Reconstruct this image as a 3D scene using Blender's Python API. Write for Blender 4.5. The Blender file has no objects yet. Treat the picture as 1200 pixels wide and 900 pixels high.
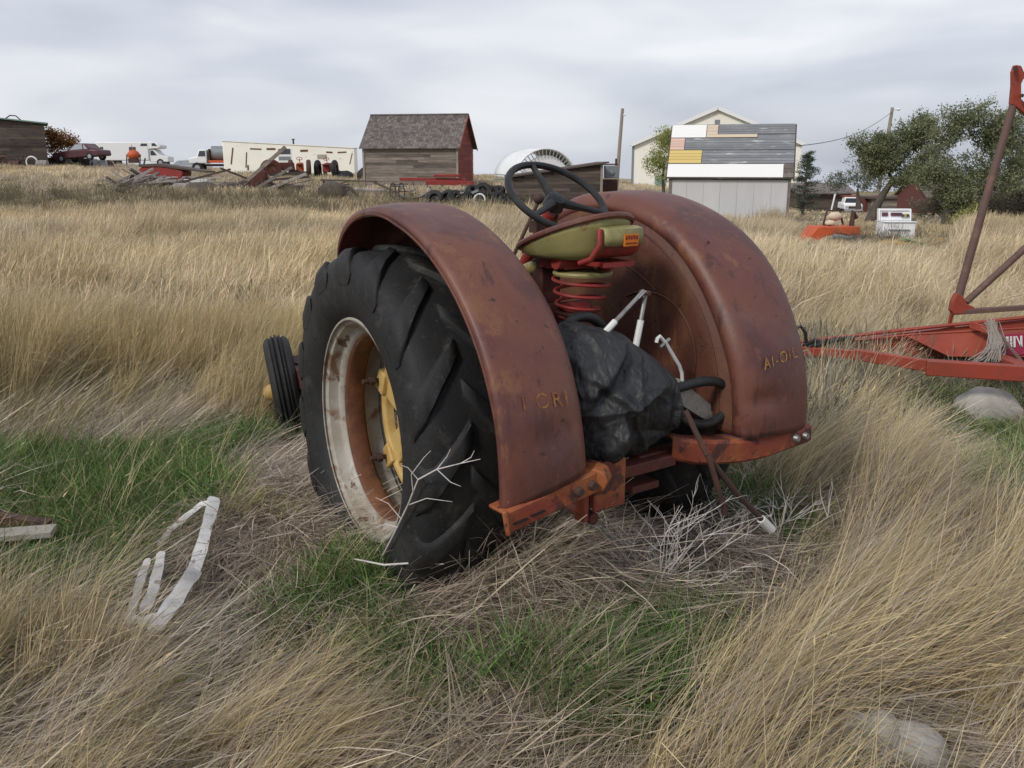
import bpy, math, random
import numpy as np
from mathutils import Vector, Matrix, Euler

SC = bpy.context.scene
COL = SC.collection
random.seed(7)
R = math.radians

# ------------------------------------------------------------------ camera
CAM_H = 1.806
PITCH = 0.2390
FPX = 1060.0
cam_data = bpy.data.cameras.new("camera")
cam = bpy.data.objects.new("camera", cam_data)
COL.objects.link(cam)
cam.location = (0, 0, CAM_H)
cam.rotation_euler = (math.pi / 2 - PITCH, 0, 0)
cam_data.sensor_width = 36.0
cam_data.lens = FPX / 1200 * 36.0
cam_data.clip_start = 0.05
cam_data.clip_end = 20000
SC.camera = cam

# ------------------------------------------------------------------ sky, sun, exposure
SUN_EL, SUN_AZ = R(38), R(222)          # azimuth from +Y clockwise: behind the camera, to the left
world = bpy.data.worlds.new("World")
SC.world = world
world.use_nodes = True
wn, wl = world.node_tree.nodes, world.node_tree.links
wn.clear()
w_out = wn.new("ShaderNodeOutputWorld")
w_bg = wn.new("ShaderNodeBackground")
w_bg.inputs["Strength"].default_value = 0.1
w_sky = wn.new("ShaderNodeTexSky")
w_sky.sky_type = 'NISHITA'
w_sky.sun_disc = False
w_sky.sun_elevation = SUN_EL
w_sky.sun_rotation = SUN_AZ
w_tc = wn.new("ShaderNodeTexCoord")
w_sep = wn.new("ShaderNodeSeparateXYZ")
wl.new(w_tc.outputs["Generated"], w_sep.inputs[0])


def wmath(op, a, b=None, c=None):
    n = wn.new("ShaderNodeMath")
    n.operation = op
    for i, q in enumerate((a, b, c)):
        if q is None:
            continue
        if isinstance(q, (int, float)):
            n.inputs[i].default_value = q
        else:
            wl.new(q, n.inputs[i])
    return n.outputs[0]


comb = wn.new("ShaderNodeCombineXYZ")
wl.new(w_sep.outputs[0], comb.inputs[0])
wl.new(w_sep.outputs[1], comb.inputs[1])
wl.new(wmath('MULTIPLY', w_sep.outputs[2], 3.4), comb.inputs[2])


def wnoise(scale, detail, loc, rough=.5, dist=0.0):
    mp = wn.new("ShaderNodeMapping")
    mp.inputs["Location"].default_value = loc
    wl.new(comb.outputs[0], mp.inputs[0])
    n = wn.new("ShaderNodeTexNoise")
    n.inputs["Scale"].default_value = scale
    n.inputs["Detail"].default_value = detail
    n.inputs["Roughness"].default_value = rough
    n.inputs["Distortion"].default_value = dist
    wl.new(mp.outputs[0], n.inputs["Vector"])
    return n.outputs["Fac"]


cl_n = wmath('ADD', wmath('MULTIPLY', wnoise(2.3, 3, (1.3, 0.65, 0.2), .45, .4), 0.76),
             wmath('MULTIPLY', wnoise(5.0, 4, (4.0, 2.0, 3), .45, .5), 0.24))
w_ramp = wn.new("ShaderNodeValToRGB")
e = w_ramp.color_ramp.elements
e[0].position, e[0].color = 0.38, (3.8, 4.1, 4.85, 1)
e[1].position, e[1].color = 0.66, (7.7, 7.75, 8.05, 1)
m = e.new(0.53)
m.color = (5.7, 5.95, 6.65, 1)
wl.new(cl_n, w_ramp.inputs[0])
w_mix = wn.new("ShaderNodeMix")
w_mix.data_type = 'RGBA'
w_mix.inputs["Factor"].default_value = 0.90          # closed cloud, a trace of sky behind it
wl.new(w_sky.outputs[0], w_mix.inputs["A"])
wl.new(w_ramp.outputs[0], w_mix.inputs["B"])
wl.new(w_mix.outputs["Result"], w_bg.inputs["Color"])
wl.new(w_bg.outputs[0], w_out.inputs[0])

sun_d = bpy.data.lights.new("sun", 'SUN')
sun_d.energy = 1.8
sun_d.angle = R(12)
sun_d.color = (1.0, 0.95, 0.87)
sun = bpy.data.objects.new("sun", sun_d)
COL.objects.link(sun)
sdir = Vector((math.sin(SUN_AZ) * math.cos(SUN_EL), math.cos(SUN_AZ) * math.cos(SUN_EL), math.sin(SUN_EL)))
sun.rotation_euler = (-sdir).to_track_quat('-Z', 'Y').to_euler()

SC.view_settings.view_transform = 'Standard'
SC.view_settings.look = 'None'
SC.view_settings.exposure = 0.25
SC.view_settings.gamma = 1.0
SC.view_settings.use_curve_mapping = False
SC.cycles.max_bounces = 5
SC.cycles.diffuse_bounces = 3
SC.cycles.transparent_max_bounces = 6
SC.cycles.use_denoising = True

# ------------------------------------------------------------------ terrain height
T_PX = np.array([-900, -100, 60, 150, 250, 330, 430, 560, 650, 750, 860, 1000, 1200, 2400.])
T_D = np.array([0, 12, 20, 28, 36, 46, 60, 75, 90, 130, 320, 1200, 9000.])
_n, _t = 0.10, 0.02
T_H = np.array([
    # 0   12   20    28    36    46    60    75    90    130  320  1200 9000
    [_n, .08, .02, .03, .22, .52, 1.10, 1.58, 1.60, 1.2, -3, -22, -160],
    [_n, .08, .02, .03, .22, .52, 1.10, 1.58, 1.60, 1.2, -3, -22, -160],
    [_n, .08, .02, .03, .22, .52, 1.08, 1.56, 1.60, 1.2, -3, -22, -160],
    [_n, .08, .02, .03, .22, .50, 1.00, 1.38, 1.50, 1.2, -3, -22, -160],
    [_n, .08, .02, .03, .22, .46, .80, 1.02, 1.15, 1.0, -3, -22, -160],
    [_n, .08, .02, .03, .22, .42, .72, .90, 1.00, .90, -3, -22, -160],
    [_n, .08, .02, .02, .20, .40, .64, .78, .85, .80, -4, -24, -160],
    [_n, .08, .02, .0, .10, .32, .58, .55, .45, .30, -5, -26, -170],
    [_n, .08, .02, -.02, .03, .18, .30, .30, .25, .10, -6, -30, -180],
    [_n, .08, .02, -.04, -.04, .0, .0, .0, .0, -.3, -7, -34, -190],
    [_n, .08, .02, -.08, -.15, -.34, -.6, -.9, -1.2, -1.8, -8, -40, -220],
    [_n, .08, .0, -.08, -.28, -.74, -1.48, -2.35, -3.2, -4.2, -11, -46, -260],
    [_n, .08, .0, -.08, -.28, -.74, -1.48, -2.35, -3.2, -4.2, -11, -46, -260],
    [_n, .08, .0, -.08, -.28, -.74, -1.48, -2.35, -3.2, -4.2, -11, -46, -260]])


def fbm(x, y, s, seed=0.0):
    """cheap smooth noise, about -1..1, vectorised"""
    a = np.sin(x * s * 1.0 + 1.3 * np.sin(y * s * 0.7 + seed) + seed * 1.7)
    b = np.sin(y * s * 1.13 + 1.1 * np.sin(x * s * 0.83 + 2.1 + seed) + seed * 0.9)
    c = np.sin((x + y) * s * 1.9 + 1.7 * np.sin((x - y) * s * 1.3 + seed) + 0.5 * seed)
    return (a + b + 0.6 * c) / 2.6


def interp_axis(v, ax):
    i = np.clip(np.searchsorted(ax, v) - 1, 0, len(ax) - 2)
    t = np.clip((v - ax[i]) / (ax[i + 1] - ax[i]), 0, 1)
    return i, t


MOUNDS = []      # (x, y, radius, height)


def height(x, y):
    x = np.asarray(x, float)
    y = np.asarray(y, float)
    d = np.hypot(x, y) * np.where(y > 0, 1, 1)
    dd = np.where(y > 0.5 * np.abs(x), np.maximum(y, 0.3), d)
    px = 600 + FPX * x / np.maximum(y * math.cos(PITCH) + 0.3, 0.25 * d + 0.2)
    i, t = interp_axis(px, T_PX)
    j, s = interp_axis(dd, T_D)
    t = t * t * (3 - 2 * t)
    s2 = np.where(dd < 100, s * s * (3 - 2 * s) * 0.5 + s * 0.5, s)
    h0 = T_H[i, j] * (1 - s2) + T_H[i, j + 1] * s2
    h1 = T_H[i + 1, j] * (1 - s2) + T_H[i + 1, j + 1] * s2
    h = h0 * (1 - t) + h1 * t
    near = np.clip(1 - d / 90, 0, 1)
    h = h + near * (0.035 * fbm(x, y, 2.6, 1.0) + 0.02 * fbm(x, y, 6.0, 4.0) + 0.05 * fbm(x, y, 0.55, 2.0) * np.clip((d - 8) / 10, 0, 1))
    h = h + 0.06 * fbm(x, y, 0.35, 5.0) * np.clip((d - 25) / 12, 0, 1) * np.clip(1 - d / 150, 0, 1)
    for mx, my, mr, mh in MOUNDS:
        h = h + mh * np.exp(-((x - mx) ** 2 + (y - my) ** 2) / (mr * mr))
    return h


def hz(x, y):
    return float(height(x, y))


_cp, _sp = math.cos(PITCH), math.sin(PITCH)


def ground_at(px, py, lift=0.1):
    """world x,y where the photograph's pixel meets flat ground of that height"""
    vx = (px - 600) / FPX
    vy = _cp - (py - 450) / FPX * _sp
    vz = -_sp - (py - 450) / FPX * _cp
    t = (lift - CAM_H) / vz
    return vx * t, vy * t


def spot(px, d, dz=0.0):
    """a place on the terrain d metres ahead, in the direction of column px"""
    z = CAM_H - 1.5
    x = 0.0
    for _ in range(4):
        depth = d * _cp + (CAM_H - z) * _sp
        x = (px - 600) / FPX * depth
        z = hz(x, d)
    return Vector((x, d, z + dz))


def level(py, d):
    """height of a point d metres ahead seen at row py"""
    vy = _cp - (py - 450) / FPX * _sp
    vz = -_sp - (py - 450) / FPX * _cp
    return CAM_H + vz / vy * d


for (px, py, mr, mh) in [(310, 605, .40, .12), (620, 690, .45, .10), (800, 640, .45, .06), (640, 850, .25, .12),
                         (1000, 620, .9, .08), (900, 800, .6, .05), (455, 705, .42, .13), (560, 690, .36, .10), (380, 650, .3, .07), (1150, 500, .5, .04)]:
    gx, gy = ground_at(px, py)
    MOUNDS.append((gx, gy, mr, mh))


# ------------------------------------------------------------------ tagging and mesh helpers
def tag(o, label=None, cat=None, group=None, kind=None):
    if label:
        o["label"] = label
    if cat:
        o["category"] = cat
    if group:
        o["group"] = group
    if kind:
        o["kind"] = kind
    return o


def thing(name, label, cat, loc=(0, 0, 0), rz=0.0, group=None, rot=None):
    o = bpy.data.objects.new(name, None)
    o.empty_display_size = 0.3
    COL.objects.link(o)
    o.location = loc
    o.rotation_euler = rot if rot else (0, 0, rz)
    return tag(o, label, cat, group)


def dup(o, parent=None):
    c = o.copy()
    COL.objects.link(c)
    if parent:
        c.parent = parent
    for ch in list(o.children):
        dup(ch, c)
    return c


def orth(d):
    d = Vector(d).normalized()
    a = Vector((0, 0, 1)) if abs(d.z) < 0.9 else Vector((1, 0, 0))
    u = d.cross(a).normalized()
    return u, d.cross(u).normalized()


class MB:
    def __init__(self):
        self.v, self.f, self.t = [], [], []

    def add(self, vs, fs, tint=0.5):
        o = len(self.v)
        self.v += [tuple(q) for q in vs]
        self.f += [tuple(i + o for i in q) for q in fs]
        self.t += [tint] * len(fs)
        return self

    def box(self, c, s, rot=None, tint=0.5, taper=1.0):
        hx, hy, hz_ = s[0] / 2, s[1] / 2, s[2] / 2
        vs = []
        for z, k in ((-hz_, 1.0), (hz_, taper)):
            for x, y in ((-hx, -hy), (hx, -hy), (hx, hy), (-hx, hy)):
                vs.append(Vector((x * k, y * k, z)))
        if rot is not None:
            mt = rot if isinstance(rot, Matrix) else Euler(rot).to_matrix()
            vs = [mt @ q for q in vs]
        vs = [q + Vector(c) for q in vs]
        return self.add(vs, [(3, 2, 1, 0), (4, 5, 6, 7), (0, 1, 5, 4), (1, 2, 6, 5), (2, 3, 7, 6), (3, 0, 4, 7)], tint)

    def bar(self, a, b, w, h, up=(0, 0, 1), tint=0.5):
        """a rectangular bar from a to b"""
        a, b = Vector(a), Vector(b)
        d = (b - a)
        dn = d.normalized()
        upv = Vector(up)
        s = dn.cross(upv)
        if s.length < 1e-4:
            s = dn.cross(Vector((1, 0, 0)))
        s.normalize()
        u = s.cross(dn)
        vs = [p + s * (w / 2 * i) + u * (h / 2 * j) for p in (a, b) for i, j in ((-1, -1), (1, -1), (1, 1), (-1, 1))]
        return self.add(vs, [(0, 1, 2, 3), (7, 6, 5, 4), (4, 5, 1, 0), (5, 6, 2, 1), (6, 7, 3, 2), (7, 4, 0, 3)], tint)

    def tube(self, pts, r, n=8, closed=False, cap=True, tint=0.5, flat=1.0):
        pts = [Vector(p) for p in pts]
        N = len(pts)
        rs = r if isinstance(r, (list, tuple)) else [r] * N
        vs, fs = [], []
        u = None
        for i, p in enumerate(pts):
            if closed:
                d = pts[(i + 1) % N] - pts[i - 1]
            else:
                d = pts[min(i + 1, N - 1)] - pts[max(i - 1, 0)]
            if d.length < 1e-9:
                d = Vector((0, 0, 1))
            d.normalize()
            if u is None:
                u, v = orth(d)
            else:
                u = (u - d * u.dot(d))
                if u.length < 1e-6:
                    u, v = orth(d)
                u.normalize()
                v = d.cross(u)
            for k in range(n):
                a = 2 * math.pi * k / n
                vs.append(p + (u * math.cos(a) + v * math.sin(a) * flat) * rs[i])
        M_ = N if closed else N - 1
        for i in range(M_):
            for k in range(n):
                a, b = i * n + k, i * n + (k + 1) % n
                c, d_ = ((i + 1) % N) * n + (k + 1) % n, ((i + 1) % N) * n + k
                fs.append((a, b, c, d_))
        if cap and not closed:
            fs.append(tuple(range(n - 1, -1, -1)))
            fs.append(tuple((N - 1) * n + k for k in range(n)))
        return self.add(vs, fs, tint)

    def lathe(self, prof, c=(0, 0, 0), axis='Y', n=48, closed=False, a0=0.0, a1=2 * math.pi, tint=0.5, mat=None):
        """prof: list of (radius, along)"""
        full = abs(a1 - a0 - 2 * math.pi) < 1e-6
        seg = n if full else n + 1
        vs, fs = [], []
        P = len(prof)
        for k in range(seg):
            a = a0 + (a1 - a0) * k / n
            ca, sa = math.cos(a), math.sin(a)
            for (r, y) in prof:
                if axis == 'Y':
                    q = Vector((r * ca, y, r * sa))
                elif axis == 'Z':
                    q = Vector((r * ca, r * sa, y))
                else:
                    q = Vector((y, r * ca, r * sa))
                if mat:
                    q = mat @ q
                vs.append(q + Vector(c))
        K = n
        for k in range(K):
            k2 = (k + 1) % seg
            for i in range(P if closed else P - 1):
                j = (i + 1) % P
                fs.append((k * P + i, k * P + j, k2 * P + j, k2 * P + i))
        return self.add(vs, fs, tint)

    def prism(self, poly, y0, y1, axis='Y', tint=0.5):
        """poly in (a,b) extruded along axis; Y: (x,z), X: (y,z), Z: (x,y)"""
        def mk(a, b, c):
            return {'Y': (a, c, b), 'X': (c, a, b), 'Z': (a, b, c)}[axis]
        n = len(poly)
        vs = [mk(a, b, y0) for a, b in poly] + [mk(a, b, y1) for a, b in poly]
        fs = [tuple(range(n)), tuple(range(2 * n - 1, n - 1, -1))]
        fs += [(i, i + n, (i + 1) % n + n, (i + 1) % n) for i in range(n)]
        return self.add(vs, fs, tint)

    def ball(self, c, r, n=16, m=10, jit=0.0, rot=None, seed=1, tint=0.5):
        rx, ry, rz = r if isinstance(r, (list, tuple)) else (r, r, r)
        rg = random.Random(seed)
        ph = [rg.uniform(0, 6.28) for _ in range(8)]
        vs = []
        mt = Euler(rot).to_matrix() if rot else None

        def pt(th, fi):
            d = Vector((math.sin(th) * math.cos(fi), math.sin(th) * math.sin(fi), math.cos(th)))
            k = 1.0
            if jit:
                k += jit * (math.sin(3 * d.x + ph[0] + 2 * math.sin(2 * d.y + ph[1])) + math.sin(4 * d.y + ph[2] + 2 * d.z)
                            + 0.7 * math.sin(7 * d.z + ph[3] + 3 * d.x) + 0.5 * math.sin(9 * d.x + 6 * d.y + ph[4]))
            q = Vector((d.x * rx * k, d.y * ry * k, d.z * rz * k))
            if mt:
                q = mt @ q
            return q + Vector(c)
        vs.append(pt(0, 0))
        for i in range(1, m):
            for k in range(n):
                vs.append(pt(math.pi * i / m, 2 * math.pi * k / n))
        vs.append(pt(math.pi, 0))
        fs = []
        for k in range(n):
            fs.append((0, 1 + k, 1 + (k + 1) % n))
            fs.append((len(vs) - 1, 1 + (m - 2) * n + (k + 1) % n, 1 + (m - 2) * n + k))
        for i in range(m - 2):
            for k in range(n):
                a, b = 1 + i * n + k, 1 + i * n + (k + 1) % n
                fs.append((a, a + n, b + n, b))
        return self.add(vs, fs, tint)

    def grid(self, P, tint=0.5, wrap=False):
        """P: rows of points -> surface"""
        rws, cs = len(P), len(P[0])
        vs = [q for row in P for q in row]
        fs = [(i * cs + j, i * cs + j + 1, (i + 1) * cs + j + 1, (i + 1) * cs + j) for i in range(rws - 1) for j in range(cs - 1)]
        return self.add(vs, fs, tint)

    def build(self, name, mat, parent=None, smooth=35, bevel=0.0, solid=0.0, loc=None, rot=None, subsurf=0):
        me = bpy.data.meshes.new(name)
        me.from_pydata([tuple(q) for q in self.v], [], self.f)
        me.update()
        at = me.attributes.new("tint", 'FLOAT', 'FACE')
        at.data.foreach_set("value", self.t)
        me.materials.append(mat)
        if smooth:
            me.shade_smooth()
            me.set_sharp_from_angle(angle=R(smooth))
        o = bpy.data.objects.new(name, me)
        COL.objects.link(o)
        if parent:
            o.parent = parent
        if loc is not None:
            o.location = loc
        if rot is not None:
            o.rotation_euler = rot
        if solid:
            md = o.modifiers.new("thickness", 'SOLIDIFY')
            md.thickness = solid
            md.offset = 0
        if bevel:
            md = o.modifiers.new("bevel", 'BEVEL')
            md.width = bevel
            md.segments = 2
            md.limit_method = 'ANGLE'
            md.angle_limit = R(40)
        if subsurf:
            md = o.modifiers.new("subsurf", 'SUBSURF')
            md.levels = subsurf
            md.render_levels = subsurf
        return o


# ------------------------------------------------------------------ materials
def mat_nodes(name):
    mt = bpy.data.materials.new(name)
    mt.use_nodes = True
    nt = mt.node_tree
    return mt, nt.nodes, nt.links, nt.nodes["Principled BSDF"]


def rgba(c):
    return (c[0], c[1], c[2], 1.0)


def mixc(nd, ln, fac, a, b, blend='MIX'):
    n = nd.new("ShaderNodeMix")
    n.data_type = 'RGBA'
    n.blend_type = blend
    for key, q in (("Factor", fac), ("A", a), ("B", b)):
        if isinstance(q, (int, float)):
            n.inputs[key].default_value = q
        elif isinstance(q, (tuple, list)):
            n.inputs[key].default_value = rgba(q)
        else:
            ln.new(q, n.inputs[key])
    return n.outputs["Result"]


def tex_noise(nd, ln, vec, scale, detail=4, rough=0.6, dist=0.0):
    n = nd.new("ShaderNodeTexNoise")
    n.inputs["Scale"].default_value = scale
    n.inputs["Detail"].default_value = detail
    n.inputs["Roughness"].default_value = rough
    n.inputs["Distortion"].default_value = dist
    ln.new(vec, n.inputs["Vector"])
    return n.outputs["Fac"]


def ramp2(nd, ln, fac, lo, hi):
    n = nd.new("ShaderNodeMapRange")
    n.inputs["From Min"].default_value = lo
    n.inputs["From Max"].default_value = hi
    ln.new(fac, n.inputs["Value"])
    return n.outputs["Result"]


def M(name, base, rough=0.7, metal=0.0, layers=(), bump=0.0, bscale=25, tint=0.0, stretch=(1, 1, 1), spec=0.4, hue_tint=None):
    """layers: (colour, noise scale, lo, hi[, stretch]) painted over one another by noise"""
    mt, nd, ln, bs = mat_nodes(name)
    tc = nd.new("ShaderNodeTexCoord").outputs["Object"]

    def mapped(st, k):
        mp = nd.new("ShaderNodeMapping")
        mp.inputs["Scale"].default_value = st
        mp.inputs["Location"].default_value = (k * 3.7, k * 1.9, k * 5.3)
        ln.new(tc, mp.inputs[0])
        return mp.outputs[0]
    col = base
    for k, ly in enumerate(layers):
        c, s, lo, hi = ly[:4]
        st = ly[4] if len(ly) > 4 else stretch
        f = ramp2(nd, ln, tex_noise(nd, ln, mapped(st, k + 1), s, 6, 0.62, 0.3), lo, hi)
        col = mixc(nd, ln, f, col, c)
    if tint:
        at = nd.new("ShaderNodeAttribute")
        at.attribute_name = "tint"
        k = nd.new("ShaderNodeMapRange")
        k.inputs["To Min"].default_value = 1 - tint
        k.inputs["To Max"].default_value = 1 + tint
        ln.new(at.outputs["Fac"], k.inputs["Value"])
        cmb = nd.new("ShaderNodeCombineColor")
        for q in range(3):
            ln.new(k.outputs[0], cmb.inputs[q])
        col = mixc(nd, ln, 1.0, col, cmb.outputs[0], 'MULTIPLY')
    if isinstance(col, (tuple, list)):
        bs.inputs["Base Color"].default_value = rgba(col)
    else:
        ln.new(col, bs.inputs["Base Color"])
    bs.inputs["Roughness"].default_value = rough
    bs.inputs["Metallic"].default_value = metal
    bs.inputs["Specular IOR Level"].default_value = spec
    if bump:
        b = nd.new("ShaderNodeBump")
        b.inputs["Strength"].default_value = bump
        b.inputs["Distance"].default_value = 0.01
        ln.new(tex_noise(nd, ln, mapped(stretch, 9), bscale, 5, 0.6), b.inputs["Height"])
        ln.new(b.outputs[0], bs.inputs["Normal"])
    return mt


MT = {}
MT['fender'] = M('rusty_fender_paint', (.128, .040, .031), .50,
                 layers=[((.160, .056, .034), 2.2, .46, .60), ((.088, .030, .027), 3.1, .50, .62, (1.3, 1.3, .7)),
                         ((.150, .088, .080), 1.6, .56, .76), ((.185, .078, .036), 6, .60, .65, (1.2, 1.2, .5)),
                         ((.070, .026, .022), 5.5, .58, .65, (1.8, 1.8, .4)), ((.15, .052, .032), 16, .60, .64), ((.045, .02, .018), 28, .645, .69), ((.22, .13, .095), 60, .69, .73),
                         ((.12, .044, .033), 150, .50, .70), ((.06, .026, .022), 90, .64, .72, (1, 1, .25))],
                 bump=.10, bscale=35, spec=.5)
MT['fender_in'] = M('rusty_panel', (.095, .032, .020), .62,
                    layers=[((.135, .056, .023), 2.6, .46, .58), ((.062, .022, .017), 2.0, .52, .62),
                            ((.15, .066, .03), 6, .60, .66, (1.5, 1.5, .4)), ((.04, .017, .013), 18, .64, .68), ((.16, .08, .045), 70, .68, .74), ((.085, .032, .02), 140, .5, .7)],
                    bump=.2, bscale=60, spec=.4)
MT['bar'] = M('orange_red_frame_paint', (.235, .052, .028), .6,
              layers=[((.30, .095, .032), 5, .47, .58), ((.085, .032, .025), 7, .53, .58), ((.20, .030, .024), 3.2, .56, .64), ((.07, .03, .024), 24, .60, .66)],
              bump=.25, bscale=60)
MT['red'] = M('faded_red_paint', (.27, .030, .026), .55,
              layers=[((.16, .035, .028), 8, .5, .66), ((.33, .06, .04), 5, .56, .72)], bump=.08, bscale=40)
MT['dkred'] = M('dark_red_iron', (.10, .026, .02), .65, layers=[((.05, .022, .018), 7, .45, .65), ((.15, .04, .03), 12, .55, .7)],
                bump=.15, bscale=40)
MT['rubber'] = M('old_rubber', (.016, .016, .017), .66, layers=[((.030, .029, .028), 3, .45, .70), ((.050, .046, .041), 11, .58, .72), ((.06, .055, .048), 45, .62, .72), ((.010, .010, .010), 30, .60, .66, (1, 3, 1))],
                 bump=.22, bscale=90, spec=.32)
MT['rubber_thin'] = M('black_rubber_hose', (.016, .017, .019), .5, layers=[((.04, .04, .04), 20, .5, .8)], bump=.05, bscale=80)
MT['tarp'] = M('black_vinyl_sheet', (.019, .020, .022), .55, layers=[((.028, .029, .031), 5, .45, .7), ((.050, .048, .045), 14, .62, .74), ((.09, .085, .075), 40, .70, .76)], spec=.42)


def crumple(mt):
    """fine sharp creases of a stiff sheet"""
    nd, ln = mt.node_tree.nodes, mt.node_tree.links
    tc = nd.new("ShaderNodeTexCoord").outputs["Object"]
    hs_ = []
    for sc_, amp in ((6.0, 1.0), (15.0, .45)):
        mp = nd.new("ShaderNodeMapping")
        mp.inputs["Scale"].default_value = (1.0, 1.0, .55)
        mp.inputs["Rotation"].default_value = (.5, 0, .4)
        ln.new(tc, mp.inputs[0])
        f = tex_noise(nd, ln, mp.outputs[0], sc_, 2, .45, 1.2)
        a = nd.new("ShaderNodeMath")
        a.operation = 'SUBTRACT'
        ln.new(f, a.inputs[0])
        a.inputs[1].default_value = .5
        b = nd.new("ShaderNodeMath")
        b.operation = 'ABSOLUTE'
        ln.new(a.outputs[0], b.inputs[0])
        d = nd.new("ShaderNodeMath")
        d.operation = 'MULTIPLY'
        ln.new(b.outputs[0], d.inputs[0])
        d.inputs[1].default_value = -amp * 3
        hs_.append(d.outputs[0])
    s = nd.new("ShaderNodeMath")
    s.operation = 'ADD'
    ln.new(hs_[0], s.inputs[0])
    ln.new(hs_[1], s.inputs[1])
    bp = nd.new("ShaderNodeBump")
    bp.inputs["Strength"].default_value = .75
    bp.inputs["Distance"].default_value = .022
    ln.new(s.outputs[0], bp.inputs["Height"])
    ln.new(bp.outputs[0], nd["Principled BSDF"].inputs["Normal"])


crumple(MT['tarp'])
MT['cream'] = M('cream_rim_paint', (.40, .375, .33), .5,
                layers=[((.30, .26, .21), 4, .48, .62), ((.20, .12, .075), 7, .56, .64), ((.12, .055, .032), 12, .63, .68), ((.47, .45, .41), 20, .6, .7)], bump=.08)
MT['rimrust'] = M('rusted_rim', (.13, .050, .024), .75, layers=[((.20, .085, .04), 6, .45, .65), ((.08, .035, .025), 12, .5, .7)],
                  bump=.15, bscale=50)
MT['yellow'] = M('yellow_hub_paint', (.52, .36, .13), .55, layers=[((.40, .22, .05), 6, .48, .66), ((.17, .075, .03), 11, .60, .70)],
                 bump=.1, bscale=40)
MT['iron'] = M('dark_rusty_iron', (.060, .032, .026), .7, layers=[((.11, .05, .032), 9, .48, .68)], bump=.2, bscale=50)
MT['steelrod'] = M('bare_steel', (.36, .36, .355), .42, .75, layers=[((.20, .18, .16), 14, .50, .70)], bump=.03)
MT['white'] = M('white_paint', (.72, .72, .70), .5, layers=[((.55, .53, .48), 6, .55, .75), ((.36, .30, .24), 15, .68, .78)])
MT['plank'] = M('grey_plank', (.33, .31, .27), .8, layers=[((.22, .20, .17), 5, .45, .7, (1, 9, 9)), ((.42, .40, .36), 9, .55, .75, (1, 9, 9))],
                bump=.25, bscale=30, stretch=(1, 8, 8), tint=.35)
MT['seatyel'] = M('seat_paint', (.30, .265, .105), .5, layers=[((.22, .215, .085), 5, .45, .7), ((.36, .32, .16), 9, .55, .75), ((.20, .035, .028), 6, .56, .64), ((.09, .05, .03), 22, .64, .74)], bump=.06)
MT['orange'] = M('orange_paint', (.55, .10, .03), .55, layers=[((.35, .09, .04), 4, .5, .7), ((.12, .05, .03), 9, .64, .74)])
MT['decal_or'] = M('orange_decal', (.75, .22, .02), .5, layers=[((.6, .12, .02), 40, .5, .7)])
MT['black'] = M('black_plastic', (.012, .012, .013), .45, layers=[((.03, .03, .03), 12, .5, .7)])

# ------------------------------------------------------------------ ground sheet
def ground_material():
    mt, nd, ln, bs = mat_nodes("dry_ground")
    tc = nd.new("ShaderNodeTexCoord").outputs["Object"]

    def sc(st):
        mp = nd.new("ShaderNodeMapping")
        mp.inputs["Scale"].default_value = st
        ln.new(tc, mp.inputs[0])
        return mp.outputs[0]
    col = mixc(nd, ln, ramp2(nd, ln, tex_noise(nd, ln, tc, .9, 5), .4, .65), (.075, .062, .044), (.11, .09, .056))
    col = mixc(nd, ln, ramp2(nd, ln, tex_noise(nd, ln, sc((1, 1, 1)), 14, 6, .7), .45, .7), col, (.055, .045, .034))
    # straw coloured far field
    at = nd.new("ShaderNodeAttribute")
    at.attribute_name = "far"
    straw = mixc(nd, ln, ramp2(nd, ln, tex_noise(nd, ln, tc, .35, 6, .65), .38, .66), (.30, .245, .125), (.20, .175, .095))
    straw = mixc(nd, ln, ramp2(nd, ln, tex_noise(nd, ln, sc((3, 1, 1)), 1.8, 5, .7), .48, .72), straw, (.145, .13, .08))
    col = mixc(nd, ln, at.outputs["Fac"], col, straw)
    ln.new(col, bs.inputs["Base Color"])
    bs.inputs["Roughness"].default_value = .95
    bs.inputs["Specular IOR Level"].default_value = .1
    b = nd.new("ShaderNodeBump")
    b.inputs["Strength"].default_value = .6
    b.inputs["Distance"].default_value = .03
    ln.new(tex_noise(nd, ln, tc, 9, 6, .7), b.inputs["Height"])
    ln.new(b.outputs[0], bs.inputs["Normal"])
    return mt


def build_ground():
    rad = np.concatenate([np.linspace(0.4, 12, 90), np.linspace(12.3, 60, 110), np.linspace(61, 130, 50), np.geomspace(135, 9000, 40)])
    ang = np.concatenate([np.linspace(-180, -45, 40, endpoint=False), np.linspace(-45, 45, 220, endpoint=False), np.linspace(45, 180, 40, endpoint=False)])
    A, D = np.meshgrid(np.radians(ang), rad)
    x, y = D * np.sin(A), D * np.cos(A)
    z = height(x, y)
    n, m_ = x.shape
    vs = np.stack([x.ravel(), y.ravel(), z.ravel()], 1)
    vs = np.vstack([[[0, 0, hz(0, 0.01)]], vs])
    fs = []
    for i in range(n - 1):
        for j in range(m_):
            j2 = (j + 1) % m_
            fs.append((1 + i * m_ + j, 1 + i * m_ + j2, 1 + (i + 1) * m_ + j2, 1 + (i + 1) * m_ + j))
    for j in range(m_):
        fs.append((0, 1 + (j + 1) % m_, 1 + j))
    me = bpy.data.meshes.new("ground")
    me.from_pydata(vs.tolist(), [], [q[::-1] for q in fs])
    me.update()
    far = np.clip((np.hypot(vs[:, 0], vs[:, 1]) - 5) / 14, 0, 1)
    at = me.attributes.new("far", 'FLOAT', 'POINT')
    at.data.foreach_set("value", far.astype(np.float32))
    me.materials.append(ground_material())
    me.shade_smooth()
    o = bpy.data.objects.new("ground", me)
    COL.objects.link(o)
    o["kind"] = "structure"


build_ground()

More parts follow.
